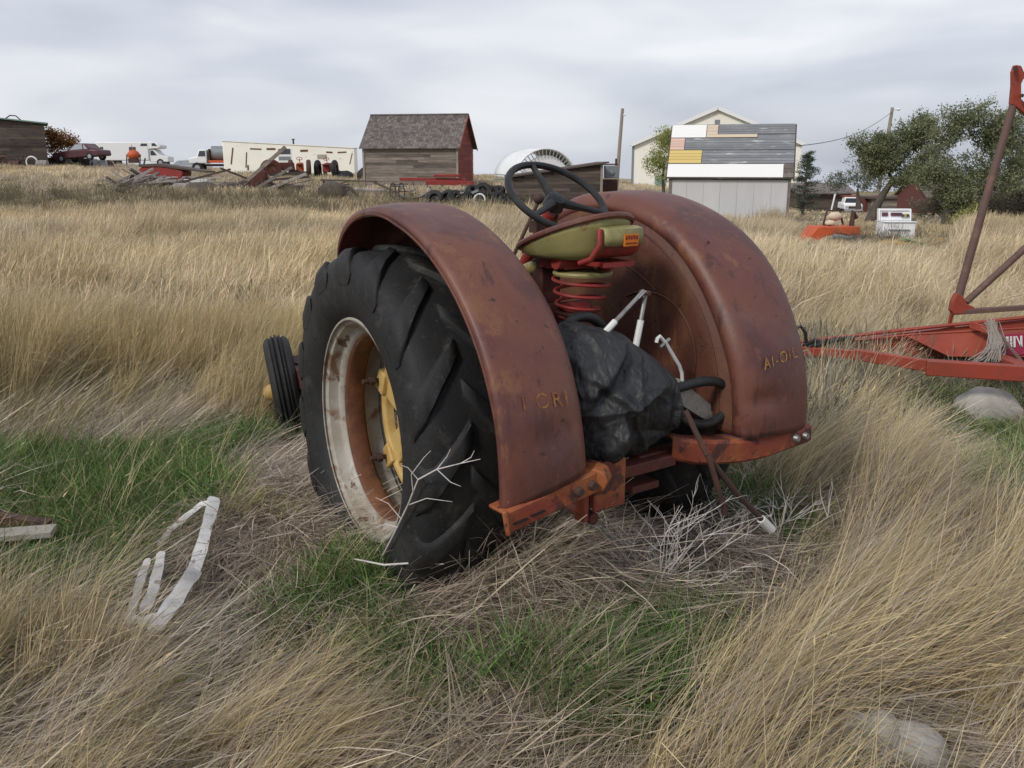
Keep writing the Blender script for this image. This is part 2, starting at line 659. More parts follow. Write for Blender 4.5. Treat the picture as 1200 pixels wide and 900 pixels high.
# ------------------------------------------------------------------ the tractor (local X forward, Y left)
PSI = 0.6302
TR = (-0.0246, 3.9468, 0.0)
TROT = PSI + math.pi / 2
TMAT = Matrix.Translation(TR) @ Matrix.Rotation(TROT, 4, 'Z')
WR, TRK = 0.751, 0.588


def tw(x, y, z):
    return TMAT @ Vector((x, y, z))


tractor = thing("tractor", "old rusty red farm tractor standing in dry grass with big rounded fenders", "tractor", TR, TROT)

# rear wheels
rim = MB()
half = [(.450, .140), (.458, .137), (.460, .130), (.452, .124), (.438, .116), (.434, .088), (.428, .074), (.388, .058)]
rim.lathe(half, n=72)
rim.lathe([(.389, -.030), (.420, -.048), (.428, -.058), (.434, -.090), (.438, -.116), (.452, -.124), (.460, -.130), (.450, -.140)], n=72)
rear_wheel = rim.build("rear_wheel", MT['cream'], tractor, loc=(0, TRK, WR), solid=.006)
well = MB()
well.lathe([(.391, .060), (.380, .046), (.378, .015), (.380, -.018), (.391, -.032)], n=72)
well.build("rim_well", MT['rimrust'], rear_wheel, solid=.006)
tyre = MB()
tp = [(.450, .118), (.464, .140), (.485, .160), (.53, .178), (.59, .184), (.645, .178), (.685, .164), (.706, .140), (.717, .095), (.721, .04)]
tyre.lathe(tp + [(.722, 0)] + [(r, -y) for r, y in reversed(tp)], n=96)
NL = 15
for sgn in (1, -1):
    for k in range(NL):
        th0 = 2 * math.pi * (k + (0.5 if sgn < 0 else 0)) / NL
        secs = []
        for u, y, rb, rt, w in [(-.06, -.008, .70, .742, .020), (0, .0, .70, .750, .023), (.25, .042, .70, .750, .024), (.5, .085, .70, .748, .026),
                                (.75, .122, .69, .743, .030), (.92, .150, .675, .730, .036), (1.0, .168, .66, .714, .042), (1.06, .181, .65, .690, .044), (1.10, .186, .62, .648, .040), (1.11, .184, .60, .615, .028)]:
            th = th0 + .27 * (u ** 0.95 if u > 0 else u)
            row = []
            for s, rr in ((-1.5, rb), (-1.05, rt - .018), (-.75, rt - .009), (.72, rt - .008), (1.0, rt - .018), (1.4, rb)):
                a = th + s * w * 1.75 / .73
                row.append((rr * math.cos(a), sgn * y, rr * math.sin(a)))
            secs.append(row)
        if sgn < 0:
            secs = [list(reversed(q)) for q in secs]
        tyre.grid(secs)
        c = len(tyre.v)
        tyre.add([secs[0][i] for i in range(6)], [(0, 1, 2, 3, 4, 5)])
        tyre.add([secs[-1][i] for i in range(6)], [(5, 4, 3, 2, 1, 0)])
tyre.build("tyre", MT['rubber'], rear_wheel, smooth=48)
hub = MB()
HY = -.118
hub.lathe([(.372, HY - .03), (.372, HY), (.345, HY + .008), (.335, HY + .026), (.315, HY + .032), (.295, HY + .026), (.285, HY - .012)], n=60)
hub.lathe([(.285, HY - .012), (.372, HY - .03)], n=60)
hub.lathe([(.165, HY - .03), (.16, HY + .01), (.13, HY + .03), (.10, HY + .05), (.0, HY + .055)], n=40)
hub.lathe([(.0, HY - .06), (.165, HY - .03)], n=40)
for k in range(6):
    a = 2 * math.pi * k / 6 + .35
    mt = Matrix.Rotation(-a, 3, 'Y')
    hub.box(mt @ Vector((.332, HY + .014, 0)), (.085, .060, .10), mt, taper=.8)
    hub.box(mt @ Vector((.22, HY - .008, 0)), (.18, .05, .13), mt)
hub.build("wheel_centre", MT['yellow'], rear_wheel, bevel=.008)
for k in range(6):
    a = 2 * math.pi * k / 6 + .35
    bq = MB()
    q = Matrix.Rotation(-a, 3, 'Y') @ Vector((.345, HY, 0))
    bq.tube([q + Vector((0, .03, 0)), q + Vector((0, .115, 0))], .011, 8)
    bq.tube([q + Vector((0, .06, 0)), q + Vector((0, .085, 0))], .021, 6)
    bq.build("wheel_bolt", MT['iron'], rear_wheel)
rear_wheel.rotation_euler = (0, 0, R(-6))
rw2 = dup(rear_wheel, tractor)
rw2.location = (0, -TRK, WR)
rw2.rotation_euler = (0, R(8), math.pi)

# fenders
FCX, RF, FW = -0.158, .872, .368


def fender_y(side):
    return (.738, .388) if side > 0 else (TRK + FW / 2, TRK - FW / 2)


def fender_section(side):
    ya, yi = fender_y(side)
    return [(ya, RF - .034), (ya + .002, RF - .016), (ya - .004, RF - .004), (ya - .03, RF + .002), (ya - .10, RF + .008), (ya - .18, RF + .009),
            (ya - .25, RF + .004), (yi + .060, RF + .001), (yi + .034, RF - .008), (yi + .014, RF - .024), (yi + .003, RF - .046), (yi, RF - .075),
            (yi, .70), (yi, .62), (yi, .52), (yi, .40), (yi, .28), (yi, .12)]


def fender_pt(side, th, y, r, fcz):
    return Vector((FCX + r * math.cos(th), side * y, fcz + r * math.sin(th)))


def make_fender(side, fcz):
    fb = MB()
    rows = []
    sec = fender_section(side)
    ya, yi = fender_y(side)
    for k in range(0, 91):
        deg = 44 + (183.5 - 44) * k / 90
        tap = 1.0 if deg > 104 else max(0.0, (deg - 44) / 60) ** .55
        yo = yi + .17 + (ya - yi - .17) * tap
        row = []
        for (y, r) in sec:
            th = R(44 + (deg - 44) * (1 - (.038 if side > 0 else .006) * (ya - y) / (ya - yi)))
            if y > yi + .05:
                y = yi + .05 + (y - yi - .05) * (yo - yi - .05) / (ya - yi - .05)
            r2 = r
            if r > .5:
                r2 = r + .005 * math.sin(3.1 * th + 9 * y + side) + .0035 * math.sin(7.7 * th + 14 * y + 2 * side)
                if side < 0:       # dent low on the crown
                    r2 -= .028 * math.exp(-((deg - 174) / 2.6) ** 2 - ((y - (yi + .10)) / .06) ** 2)
                else:
                    r2 -= .018 * math.exp(-((deg - 172) / 4.0) ** 2 - ((y - (yi + .16)) / .08) ** 2)
            p = fender_pt(side, th, y, r2, fcz)
            if r < RF - .06 and p.z < .735:
                p.z = .735
            row.append(p)
        rows.append(row if side > 0 else list(reversed(row)))
    cut = 11
    if side > 0:
        outer = [q[:cut + 1] for q in rows]
        inner = [q[cut:] for q in rows]
    else:
        outer = [q[len(sec) - 1 - cut:] for q in rows]
        inner = [q[:len(sec) - cut] for q in rows]
    fb.grid(outer)
    f = fb.build("rear_fender", MT['fender'], tractor, smooth=60, solid=.005)
    pb = MB()
    pb.grid(inner)
    pb.build("inner_panel", MT['fender_in'], f, smooth=60, solid=.005)
    rb = MB()                                   # rolled outer edge
    pts = []
    for k in range(0, 91):
        deg = 44 + (183.5 - 44) * k / 90
        tap = 1.0 if deg > 104 else max(0.0, (deg - 44) / 60) ** .55
        yo = yi + .17 + (ya - yi - .17) * tap
        pts.append(fender_pt(side, R(deg), yo, RF - .030, fcz))
    rb.tube(pts, .006, 6)
    rb.build("rolled_edge", MT['fender'], f)
    return f


LFZ, RFZ = .782, .806
fender_l = make_fender(1, LFZ)
fender_r = make_fender(-1, RFZ)
# pressed ribs on the inner panel of the far fender
yi_r = -(TRK - FW / 2) + .006
for (pts, w) in (([(a, .60) for a in range(84, 128, 3)], .0045), ([(a, .775 - .0006 * (a - 100) ** 1.0) for a in range(88, 182, 4)], .004),
                 ([(a, .36 + .30 * math.sin(R((a - 100) * 1.9))) for a in range(112, 172, 4)], .004)):
    rb = MB()
    rb.tube([fender_pt(1, R(a), yi_r, r, RFZ) for a, r in pts], w, 6)
    rb.build("pressed_rib", MT['fender_in'], fender_r)
# bolts and holes on the crowns
for fo, side, fz, lst in ((fender_l, 1, LFZ, [(172, .60), (177, .56), (150, .52), (166, .50)]), (fender_r, -1, RFZ, [(150, .62), (135, .66), (128, .50), (179, .66), (180, .56)])):
    for (a, y) in lst:
        q = MB()
        c = fender_pt(side, R(a), y, RF + .0085, fz)
        n_ = Vector((math.cos(R(a)), 0, math.sin(R(a))))
        q.tube([c - n_ * .004, c + n_ * .002], .0055, 8)
        q.build("rivet", MT['iron'], fo)


def fender_text(txt, side, fz, deg, y, size, mat, fo, jitter=0.0, yaw=0.0):
    cu = bpy.data.curves.new("writing", 'FONT')
    cu.body = txt
    cu.size = size
    cu.space_character = 1.25
    ob = bpy.data.objects.new("writing", cu)
    COL.objects.link(ob)
    bpy.context.view_layer.update()
    me = bpy.data.meshes.new_from_object(ob.evaluated_get(bpy.context.evaluated_depsgraph_get()))
    bpy.data.objects.remove(ob)
    vs = [q.co.copy() for q in me.vertices]
    fs = [tuple(q.vertices) for q in me.polygons]
    t = MB()
    out = []
    for q in vs:
        a = R(deg) - (q.y + q.x * math.tan(yaw)) / RF
        out.append(fender_pt(side, a, side * 0 + (y - q.x if side > 0 else y + q.x), RF + .0165, fz))
    t.add(out, fs)
    return t.build("chalk_writing", mat, fo, smooth=0)


MT['chalk_y'] = M('yellow_chalk', (.42, .24, .05), .9, layers=[((.22, .085, .045), 45, .44, .58)])
MT['chalk_o'] = M('faded_chalk', (.30, .15, .045), .9, layers=[((.19, .072, .04), 50, .40, .54)])
fender_text("Al-OIL", -1, RFZ, 165.5, .50, .062, MT['chalk_y'], fender_r, yaw=.12)
fender_text("I ORI", 1, LFZ, 162.5, .66, .070, MT['chalk_o'], fender_l, yaw=-.05)

# rear frame bar under the fenders
xb = -1.030
fb = MB()
BT = R(9)


def bt(dx, y, dz):
    """a point of the near bar, which droops at its outer end"""
    return (xb + dx, .56 + (y - .56) * math.cos(BT) + dz * math.sin(BT), .742 - (y - .56) * math.sin(BT) + dz * math.cos(BT))


fb.box(bt(0, .56, -.012), (.016, .385, .074), (-BT, 0, 0))
fb.box(bt(.042, .56, .022), (.085, .385, .014), (-BT, 0, 0))
fb.box(bt(-.012, .755, -.005), (.02, .016, .085), (-BT, 0, R(-25)))
fb.tube([bt(0, .375, -.01), (xb + .03, .335, .765), (xb + .10, .315, .76)], [.046, .05, .045], 8)
frame_bar = fb.build("rear_frame_bar", MT['bar'], tractor, bevel=.005)
for y in (.70, .63):
    q = MB()
    q.tube([bt(-.0095, y - .028, -.022), bt(-.0095, y + .028, -.020)], .013, 8, flat=.12)
    q.build("bar_slot", MT['black'], frame_bar)
for y in (.455, .395):
    q = MB()
    q.tube([bt(-.004, y, -.012), bt(-.026, y, -.012)], [.019, .014], 10)
    q.build("bar_bolt", MT['iron'], frame_bar)
fr = MB()
rows = []
for y, z, x, hh in [(-.10, .765, -.93, .042), (-.20, .735, -.96, .044), (-.30, .722, -.985, .044), (-.42, .708, -1.0, .044), (-.55, .704, -1.02, .038), (-.66, .714, -1.03, .036), (-.80, .724, -1.035, .036)]:
    rows.append([(x + .09, y, z + hh), (x + .01, y, z + hh), (x, y, z + hh - .01), (x, y, z - hh + .01), (x + .012, y, z - hh), (x + .05, y, z - hh)])
fr.grid([list(reversed(q)) for q in rows])
frame_bar2 = fr.build("rear_frame_bar", MT['bar'], tractor, solid=.012, smooth=40)
for y in (-.70, -.76):
    q = MB()
    q.tube([(-1.034, y, .722), (-1.054, y, .722)], [.017, .012], 10)
    q.build("bar_bolt", MT['steelrod'], frame_bar2)
q = MB()
q.box((-.92, .24, .705), (.05, .15, .17))
q.box((-.955, .24, .70), (.014, .15, .18))
q.box((-.93, .345, .69), (.05, .03, .22))
q.build("drawbar_hanger", MT['bar'], tractor, bevel=.008)
q = MB()
q.box((-.45, 0, .62), (.9, .14, .03))
q.box((-.86, -.22, .715), (.06, .5, .06))
q.box((-.90, .03, .715), (.07, .30, .045))
q.tube([(-.5, .30, .62), (-.95, .30, .58)], .025, 8)
q.build("drawbar", MT['dkred'], tractor, bevel=.006)
# lower red sheet seen below the far bar
q = MB()
q.box((-.80, -.34, .665), (.20, .40, .02), (0, R(20), 0))
q.build("guard_plate", MT['red'], tractor)

# body: axle, gearbox, engine, hood
q = MB()
q.tube([(0, -.45, WR), (0, -.25, WR), (0, 0, WR), (0, .25, WR), (0, .45, WR)], [.10, .14, .22, .14, .10], 20)
q.build("axle_housing", MT['dkred'], tractor)
q = MB()
q.box((.05, 0, .82), (.95, .36, .50), taper=.9)
q.box((.75, 0, .78), (.60, .34, .42), taper=.94)
q.box((-.45, 0, .78), (.12, .30, .36), taper=.9)
q.tube([(-.5, 0, .74), (-.62, 0, .74)], .06, 14)
q.tube([(-.5, .0, .92), (-.55, 0, .92)], .09, 14)
q.build("gearbox_case", MT['dkred'], tractor, bevel=.03)
q = MB()
q.box((1.28, 0, .74), (.58, .32, .46))
for k in range(3):
    q.tube([(1.1 + .17 * k, .16, .90), (1.1 + .17 * k, .22, .88)], .03, 10)
q.tube([(1.05, .22, .87), (1.5, .22, .87)], .035, 10)
q.build("engine_block", MT['dkred'], tractor, bevel=.02)
q = MB()
poly = [(-.17, .98), (-.18, 1.08), (-.165, 1.16), (-.11, 1.205), (0, 1.22), (.11, 1.205), (.165, 1.16), (.18, 1.08), (.17, .98)]
q.prism(poly, .42, 1.08, 'X')
q.ball((.78, 0, 1.225), (.05, .05, .03), 12, 8)
q.build("fuel_tank", MT['red'], tractor, smooth=40)
q = MB()
q.bar((1.5, .14, .52), (2.32, .10, .48), .06, .12)
q.bar((1.5, -.14, .52), (2.32, -.10, .48), .06, .12)
q.build("frame_rail", MT['dkred'], tractor, bevel=.006)
q = MB()
q.tube([(2.30, 0, .56), (2.32, 0, .40)], [.09, .07], 14)
q.tube([(2.32, .17, .36), (2.32, -.17, .36)], .035, 10)
q.build("front_pedestal", MT['dkred'], tractor)
# narrow front wheels
fw = MB()
fw.lathe([(.205, .055), (.215, .062), (.205, .045), (.18, .035), (.17, .0), (.18, -.035), (.205, -.055)], n=40)
fw.lathe([(.17, .0), (.14, .02), (.09, .03), (.075, .05), (.0, .055)], n=32)
front_wheel = fw.build("front_wheel", MT['yellow'], tractor, solid=.006)
ft = MB()
pf = [(.205, .058), (.225, .075), (.27, .086), (.315, .082), (.338, .070), (.345, .058), (.352, .050), (.343, .040), (.343, .034), (.362, .026), (.347, .014)]
ft.lathe(pf + [(.347, .012), (.366, .006), (.366, -.006), (.347, -.012)] + [(r, -y) for r, y in reversed(pf)], n=56)
ft.build("tyre", MT['rubber'], front_wheel, smooth=40)
q = MB()
q.ball((0, .078, 0), (.055, .065, .055), 16, 10)
q.build("hub_cap", MT['yellow'], front_wheel)
front_wheel.location = (2.33, .115, .365)
front_wheel.rotation_euler = (R(-7), 0, R(-19))
fw2 = dup(front_wheel, tractor)
fw2.location = (2.335, -.155, .365)
fw2.rotation_euler = (R(-7), 0, R(-15) + math.pi)

# seat
q = MB()
rows = []
SCX, SCZ = -.445, 1.425
NS = 40
for lv in range(0, 9):
    t = lv / 8
    row = []
    for k in range(NS + 1):
        a = 2 * math.pi * k / NS
        bx, by = math.cos(a), math.sin(a)           # +x = front
        back = (1 - bx) / 2
        rim_z = 1.470 + .150 * back ** 1.3
        rx, ry = .225, .205
        sh = (1 - t) ** .45 if t < 1 else 0
        k_ = .50 + .50 * sh if t < .72 else (.50 + .50 * (1 - .72) ** .45) * (1 - t) / .28
        zz = rim_z + (1.447 + .01 * back - rim_z) * min(1, t / .72) ** .9
        row.append((SCX + bx * rx * k_ - .02 * back, by * ry * k_, zz))
    rows.append(row)
q.grid(rows)
seat = q.build("seat", MT['seatyel'], tractor, smooth=50, solid=.006)
q = MB()
pts = [Vector(p) for p in rows[0][:-1]]
q.tube([p + Vector((0, 0, .002)) for p in pts], .013, 8, closed=True)
q.build("seat_rim", MT['fender'], seat)
# back bracket with its plate and sticker
q = MB()
rows = []
for t in range(0, 9):
    yv = .075 - .19 * t / 8
    bul = .022 * math.sin(math.pi * t / 8)
    rows.append([(-.685 - bul, yv, 1.575 + bul * .2), (-.712 - bul, yv, 1.570), (-.717 - bul, yv, 1.545), (-.712 - bul, yv, 1.512)])
q.grid(rows)
brk = q.build("seat_bracket", MT['seatyel'], tractor, smooth=50, solid=.01)
q = MB()
rows = []
for t in range(0, 9):
    yv = .072 - .184 * t / 8
    bul = .022 * math.sin(math.pi * t / 8)
    rows.append([(-.709 - bul, yv, 1.511), (-.698 - bul, yv, 1.484), (-.66 - bul * .5, yv, 1.464), (-.58, yv, 1.452)])
q.grid(rows)
q.box((-.64, -.02, 1.440), (.12, .15, .018))
q.tube([(-.700, .085, 1.572), (-.715, .095, 1.52), (-.68, .105, 1.465), (-.62, .11, 1.445)], .011, 8)
q.build("bracket_lip", MT['red'], brk, smooth=50)
q = MB()
q.box((-.7435, -.032, 1.532), (.004, .070, .044), (0, R(-4), 0))
st = q.build("sticker", MT['decal_or'], brk)
q = MB()
for k in range(5):
    q.box((-.7465, -.006 - .013 * k, 1.541 + .002 * (k % 2)), (.002, .008, .014), (0, R(-4), 0))
q.box((-.7462, -.032, 1.521), (.002, .056, .005), (0, R(-4), 0))
q.build("sticker_print", MT['red'], st)

# seat post, spring and linkage
q = MB()
q.tube([(-.50, .13, 1.44), (-.50, -.13, 1.44)], .028, 14)
q.box((-.44, .0, 1.435), (.16, .20, .05))
q.ball((-.555, -.075, 1.425), .034, 14, 10)
q.build("seat_pivot", MT['red'], tractor)
q = MB()
q.lathe([(.0, -.008), (.115, -.008), (.118, 0), (.115, .008), (.0, .010)], c=(-.51, 0, 1.392), axis='Z', n=28)
q.build("spring_plate", MT['seatyel'], tractor)
q = MB()
pts, rr = [], []
for k in range(0, 4 * 24 + 1):
    t = k / (4 * 24)
    a = 2 * math.pi * 3.4 * t
    rad = .116 - .040 * t
    pts.append((-.51 + .03 * t + rad * math.cos(a), rad * math.sin(a), 1.375 - .165 * t))
q.tube(pts, .0072, 8)
q.build("seat_spring", MT['red'], tractor)
q = MB()
q.tube([(-.36, .0, 1.44), (-.10, .07, 1.335), (.12, .10, 1.25)], [.03, .027, .027], 12)
q.build("seat_arm", MT['seatyel'], tractor)
q = MB()
q.box((-.28, .0, 1.30), (.07, .10, .26))
q.box((-.40, .0, 1.19), (.30, .16, .10))
q.box((-.10, .06, 1.22), (.34, .10, .12), (0, R(-20), 0))
q.tube([(-.40, .12, 1.22), (-.40, -.12, 1.22)], .045, 12)
q.tube([(-.2, .06, 1.1), (-.2, .06, 1.36)], .02, 8)
q.build("seat_bracket_base", MT['dkred'], tractor, bevel=.01)
q = MB()
q.tube([(-.46, .05, 1.235), (-.46, -.06, 1.235)], .035, 12)
q.build("pivot_pin", MT['red'], tractor)
q = MB()
q.box((-.30, .06, 1.10), (.36, .20, .03), (0, R(8), 0))
q.build("foot_plate", MT['seatyel'], tractor)

# steering column and wheel
hubp = Vector((-.285, -.035, 1.650))
axis = Vector((-.60, .0, .80)).normalized()
q = MB()
low = Vector((.55, 0, .62 + .35))
q.tube([hubp - axis * .05, hubp - axis * .35, low], [.026, .030, .034], 12)
q.build("steering_column", MT['red'], tractor)
q = MB()
q.tube([hubp - axis * .02 + Vector((.03, -.05, -.03)), hubp - axis * .45 + Vector((.03, -.05, -.03))], .009, 8)
q.box(hubp - axis * .12, (.05, .11, .05))
q.build("throttle_rod", MT['iron'], tractor)
u_ = Vector((0, 1, 0))
v_ = axis.cross(u_).normalized()
q = MB()
SR = .212
q.tube([hubp + axis * .03 + (u_ * math.cos(2 * math.pi * k / 48) + v_ * math.sin(2 * math.pi * k / 48)) * SR for k in range(48)], .0145, 10, closed=True)
swheel = q.build("steering_wheel", MT['black'], tractor)
q = MB()
q.tube([hubp - axis * .02, hubp + axis * .030, hubp + axis * .040], [.045, .038, .020], 16)
q.build("wheel_hub", MT['black'], swheel)
for k in range(3):
    a = R(270 + 120 * k)
    dv = u_ * math.cos(a) + v_ * math.sin(a)
    q = MB()
    q.tube([hubp + axis * .012 + dv * .025, hubp + axis * .018 + dv * .11, hubp + axis * .03 + dv * SR], [.022, .014, .012], 10)
    q.build("spoke", MT['black'], swheel)
q = MB()
q.tube([(.28, -.10, 1.15), (.20, -.22, 1.45), (.16, -.30, 1.64)], .009, 8)
q.ball((.16, -.30, 1.65), .026, 12, 8)
q.build("gear_lever", MT['iron'], tractor)

# ------------------------------------------------------------------ things lying on the back of the tractor


def tthing(name, label, cat, base, group=None):
    return thing(name, label, cat, tw(*base), TROT, group)


def shifted(mb, base):
    b = Vector(base)
    mb.v = [tuple(Vector(p) - b) for p in mb.v]
    return mb


TARP_OUT = [(.208, 1.253), (.135, 1.227), (.015, 1.17), (-.099, 1.086), (-.17, 1.027), (-.188, .975), (-.179, .889), (-.155, .825), (-.076, .779), (.007, .737), (.102, .725), (.241, .735), (.33, .76),
            (.371, .90), (.385, 1.018), (.385, 1.109), (.375, 1.166), (.331, 1.201), (.263, 1.238)]


def crease(y, z, ang, off, w, reach=None):
    """a soft fold line across the sheet: 1 on the ridge"""
    c_, s_ = math.cos(ang), math.sin(ang)
    u = y * c_ + z * s_ - off + .018 * np.sin(9 * (-y * s_ + z * c_))
    v = -y * s_ + z * c_
    k = np.exp(-np.abs(u / w) ** 1.3)
    if reach:
        k = k * np.exp(-((v - reach[0]) / reach[1]) ** 4)
    return k


def make_tarp():
    """rows from the crown of the bundle outwards: a stiff sheet thrown over the power take-off, hanging in folds"""
    cy, cz = .11, .98
    out = np.array(TARP_OUT)
    a = np.arctan2(out[:, 1] - cz, out[:, 0] - cy)
    r = np.hypot(out[:, 0] - cy, out[:, 1] - cz)
    o = np.argsort(a)
    a, r = a[o], r[o]
    a3, r3 = np.concatenate([a - 2 * np.pi, a, a + 2 * np.pi]), np.concatenate([r, r, r])
    NT, NF = 64, 260
    fi = np.linspace(-np.pi, np.pi, NF)
    rf = np.interp(fi, a3, r3)
    t = np.concatenate([np.linspace(0, .9, 46), np.linspace(.91, 1.0, 18)])
    T, F_ = np.meshgrid(t, fi, indexing='ij')
    RR = np.interp(F_, a3, r3)
    wob = 1 + .022 * np.sin(7 * F_ + 1) + .014 * np.sin(17 * F_ + 2) + .008 * np.sin(31 * F_)
    Y = cy + T * RR * np.cos(F_) * (1 + (wob - 1) * T ** 3)
    Z = cz + T * RR * np.sin(F_) * (1 + (wob - 1) * T ** 3)
    hang = np.clip((cz + .05 - Z) / .28, 0, 1)
    bulge = .24 * (1 - T ** 5.0) ** .55 * (1 - .35 * np.clip((Z - 1.02) / .24, 0, 1))
    fold = (.040 * crease(Y, Z, .95, 1.02, .030, (.62, .34)) - .034 * crease(Y, Z, .70, .84, .028, (.70, .22)) + .030 * crease(Y, Z, .42, .56, .026, (.85, .20))
            - .045 * crease(Y, Z, 2.25, .62, .035, (-.70, .24)) + .040 * crease(Y, Z, 2.35, .55, .024, (-.72, .26)) + .034 * crease(Y, Z, .1, .02, .030, (.86, .16))
            - .040 * crease(Y, Z, .15, .10, .030, (.84, .16)) + .030 * crease(Y, Z, -.25, -.12, .024, (.86, .18)) + .030 * crease(Y, Z, 1.3, 1.0, .022, (.1, .20))
            - .030 * crease(Y, Z, 1.9, .80, .022, (-.2, .20)) + .034 * crease(Y, Z, .05, .27, .026, (.88, .2)) - .03 * crease(Y, Z, .0, .21, .022, (.85, .14)))
    rid = np.maximum(0, 1 - 4.2 * np.abs(fbm(.8 * Y + .6 * Z, .9 * Z - .5 * Y, 11.0, 3.0))) - .8 * np.maximum(0, 1 - 4.5 * np.abs(fbm(Y - .7 * Z, Z, 14.0, 8.0)))
    fold = fold * .80 + .003 * rid
    noise_ = .010 * fbm(Y, Z, 13.0, 2.0) + .003 * fbm(Y + .3 * Z, Z, 38.0, 5.0) + .002 * fbm(Y, Z, 85.0, 7.0)
    env = np.clip((1 - T) / .16, .2, 1)
    X = -.735 - bulge - (fold * 1.0 + noise_ * .8) * env - .035 * hang * np.sin(26 * Y + 3 * Z) * env
    X = np.where(T > .995, -.70, X)
    return np.stack([X, Y, Z], -1)


TB = (-.75, .08, .74)
cl = make_tarp()
mb = MB()
mb.grid([[tuple(q) for q in row] for row in cl])
shifted(mb, TB)
tarp = mb.build("vinyl_sheet", MT['tarp'], None, smooth=70)
tarp.location = tw(*TB)
tarp.rotation_euler = (0, 0, TROT)
tag(tarp, "crumpled black vinyl sheet draped over the back of the tractor below its seat", "sheet")

base = (-.78, .05, 1.0)
b = tthing("lift_arm_rods", "pair of bare steel rods pinned at the top standing out of the black sheet", "rods", base)
for (p0, p1, p2) in (((-.78, -.070, 1.345), (-.775, .066, 1.243), (-.77, .19, 1.147)), ((-.78, -.082, 1.343), (-.785, -.055, 1.237), (-.78, -.01, 1.02))):
    q = MB()
    q.tube([p0, (Vector(p0) * .75 + Vector(p1) * .25)], [.015, .012], 8, flat=.5)
    q.tube([p0, p1], .0085, 8)
    shifted(q, base).build("rod", MT['steelrod'], b)
    q = MB()
    q.tube([p1, p2], .0125, 8)
    shifted(q, base).build("rod_sleeve", MT['white'], b)
q = MB()
q.tube([(-.805, -.076, 1.338), (-.755, -.076, 1.338)], .009, 8)
shifted(q, base).build("pin", MT['iron'], b)

base = (-.78, -.28, .85)
b = tthing("hooked_rod", "thin bent white rod with a hooked end leaning beside the black sheet", "rod", base)
q = MB()
q.tube([(-.78, -.145, 1.140), (-.78, -.150, 1.155), (-.78, -.162, 1.163), (-.78, -.196, 1.133), (-.78, -.277, 1.034), (-.78, -.294, 1.001), (-.78, -.303, .937), (-.78, -.303, .80)], .0075, 8)
shifted(q, base).build("rod", MT['white'], b)
q = MB()
q.tube([(-.78, -.166, 1.120), (-.78, -.216, 1.146)], .007, 8)
shifted(q, base).build("cross_pin", MT['steelrod'], b)

base = (-1.09, -.3, .42)
b = tthing("rusty_linkage_rods", "two thin rusty rods hanging crossed under the rear bar, one with white tip", "rods", base)
q = MB()
q.tube([(-1.0, -.085, .93), (-1.055, -.105, .83), (-1.085, -.135, .75), (-1.09, -.19, .62), (-1.09, -.235, .52)], .011, 8)
shifted(q, base).build("rod", MT['iron'], b)
q = MB()
q.tube([(-1.075, -.12, .78), (-1.09, -.28, .60), (-1.10, -.435, .455)], .012, 8)
rd = shifted(q, base).build("rod", MT['iron'], b)
q = MB()
q.tube([(-1.10, -.435, .455), (-1.105, -.50, .395)], .017, 10)
shifted(q, base).build("white_tip", MT['white'], b)

base = (-.84, -.38, .77)
b = MB()
rows = []
b.prism([(-.20, 1.005), (-.20, .915), (-.24, .885), (-.47, .747), (-.514, .776), (-.395, .845), (-.39, .872)], -.855, -.825, 'X')
o = shifted(b, base).build("board", MT['plank'], None, bevel=.003, smooth=0)
o.location = tw(*base)
o.rotation_euler = (0, 0, TROT)
tag(o, "short grey weathered board leaning behind the black hose loop on the tractor", "board")

base = (-.88, -.35, .80)
b = MB()
b.tube([(-.86, -.12, .96), (-.88, -.25, .988), (-.89, -.36, .985), (-.895, -.425, .955), (-.90, -.448, .905), (-.90, -.435, .845), (-.895, -.36, .805), (-.89, -.27, .812), (-.87, -.18, .86)], .021, 10)
o = shifted(b, base).build("hose", MT['rubber_thin'], None, smooth=60, subsurf=1)
o.location = tw(*base)
o.rotation_euler = (0, 0, TROT)
tag(o, "black rubber hose loop curling out beside the grey board on the right", "hose")
base = (-.60, .16, 1.1)
b = MB()
b.tube([(-0.66, 0.217, 1.181), (-0.66, 0.202, 1.23), (-0.66, 0.157, 1.254), (-0.66, 0.094, 1.251), (-0.66, 0.042, 1.223), (-0.66, -0.002, 1.183)], .021, 10)
b.tube([(-0.74, 0.282, 1.15), (-0.74, 0.251, 1.203), (-0.74, 0.195, 1.219), (-0.74, 0.133, 1.206), (-0.74, 0.086, 1.172), (-0.74, 0.043, 1.147)], .021, 10)
o = shifted(b, base).build("hose", MT['rubber_thin'], None, smooth=60, subsurf=1)
o.location = tw(*base)
o.rotation_euler = (0, 0, TROT)
tag(o, "doubled black hose looped under the seat spring above the black sheet", "hose")

# ------------------------------------------------------------------ background: buildings
KEEP_OUT = []


def keep(x0, y0, x1, y1):
    KEEP_OUT.append((x0, y0, x1, y1))


MT['boards'] = M('weathered_boards', (.20, .170, .145), .85, layers=[((.13, .105, .09), 1.2, .42, .66, (1, 1, 7)), ((.27, .235, .20), 2.0, .55, .75, (.7, .7, 9))], tint=.38)
MT['boards_dk'] = M('dark_boards', (.105, .080, .066), .85, layers=[((.065, .05, .042), 1.2, .42, .66, (1, 1, 7)), ((.15, .12, .10), 2.0, .58, .78, (.7, .7, 9))], tint=.38)
MT['barnred'] = M('barn_red', (.24, .045, .035), .8, layers=[((.15, .04, .032), 1.5, .45, .7, (4, 4, 1))], tint=.2)
MT['shingle'] = M('old_shingles', (.155, .135, .125), .9, layers=[((.10, .085, .08), 2.4, .42, .66), ((.24, .21, .19), 6, .60, .72)], tint=.32)
MT['whitewall'] = M('white_siding', (.84, .82, .75), .7, layers=[((.76, .74, .66), 1.0, .5, .75, (1, 1, .3))])
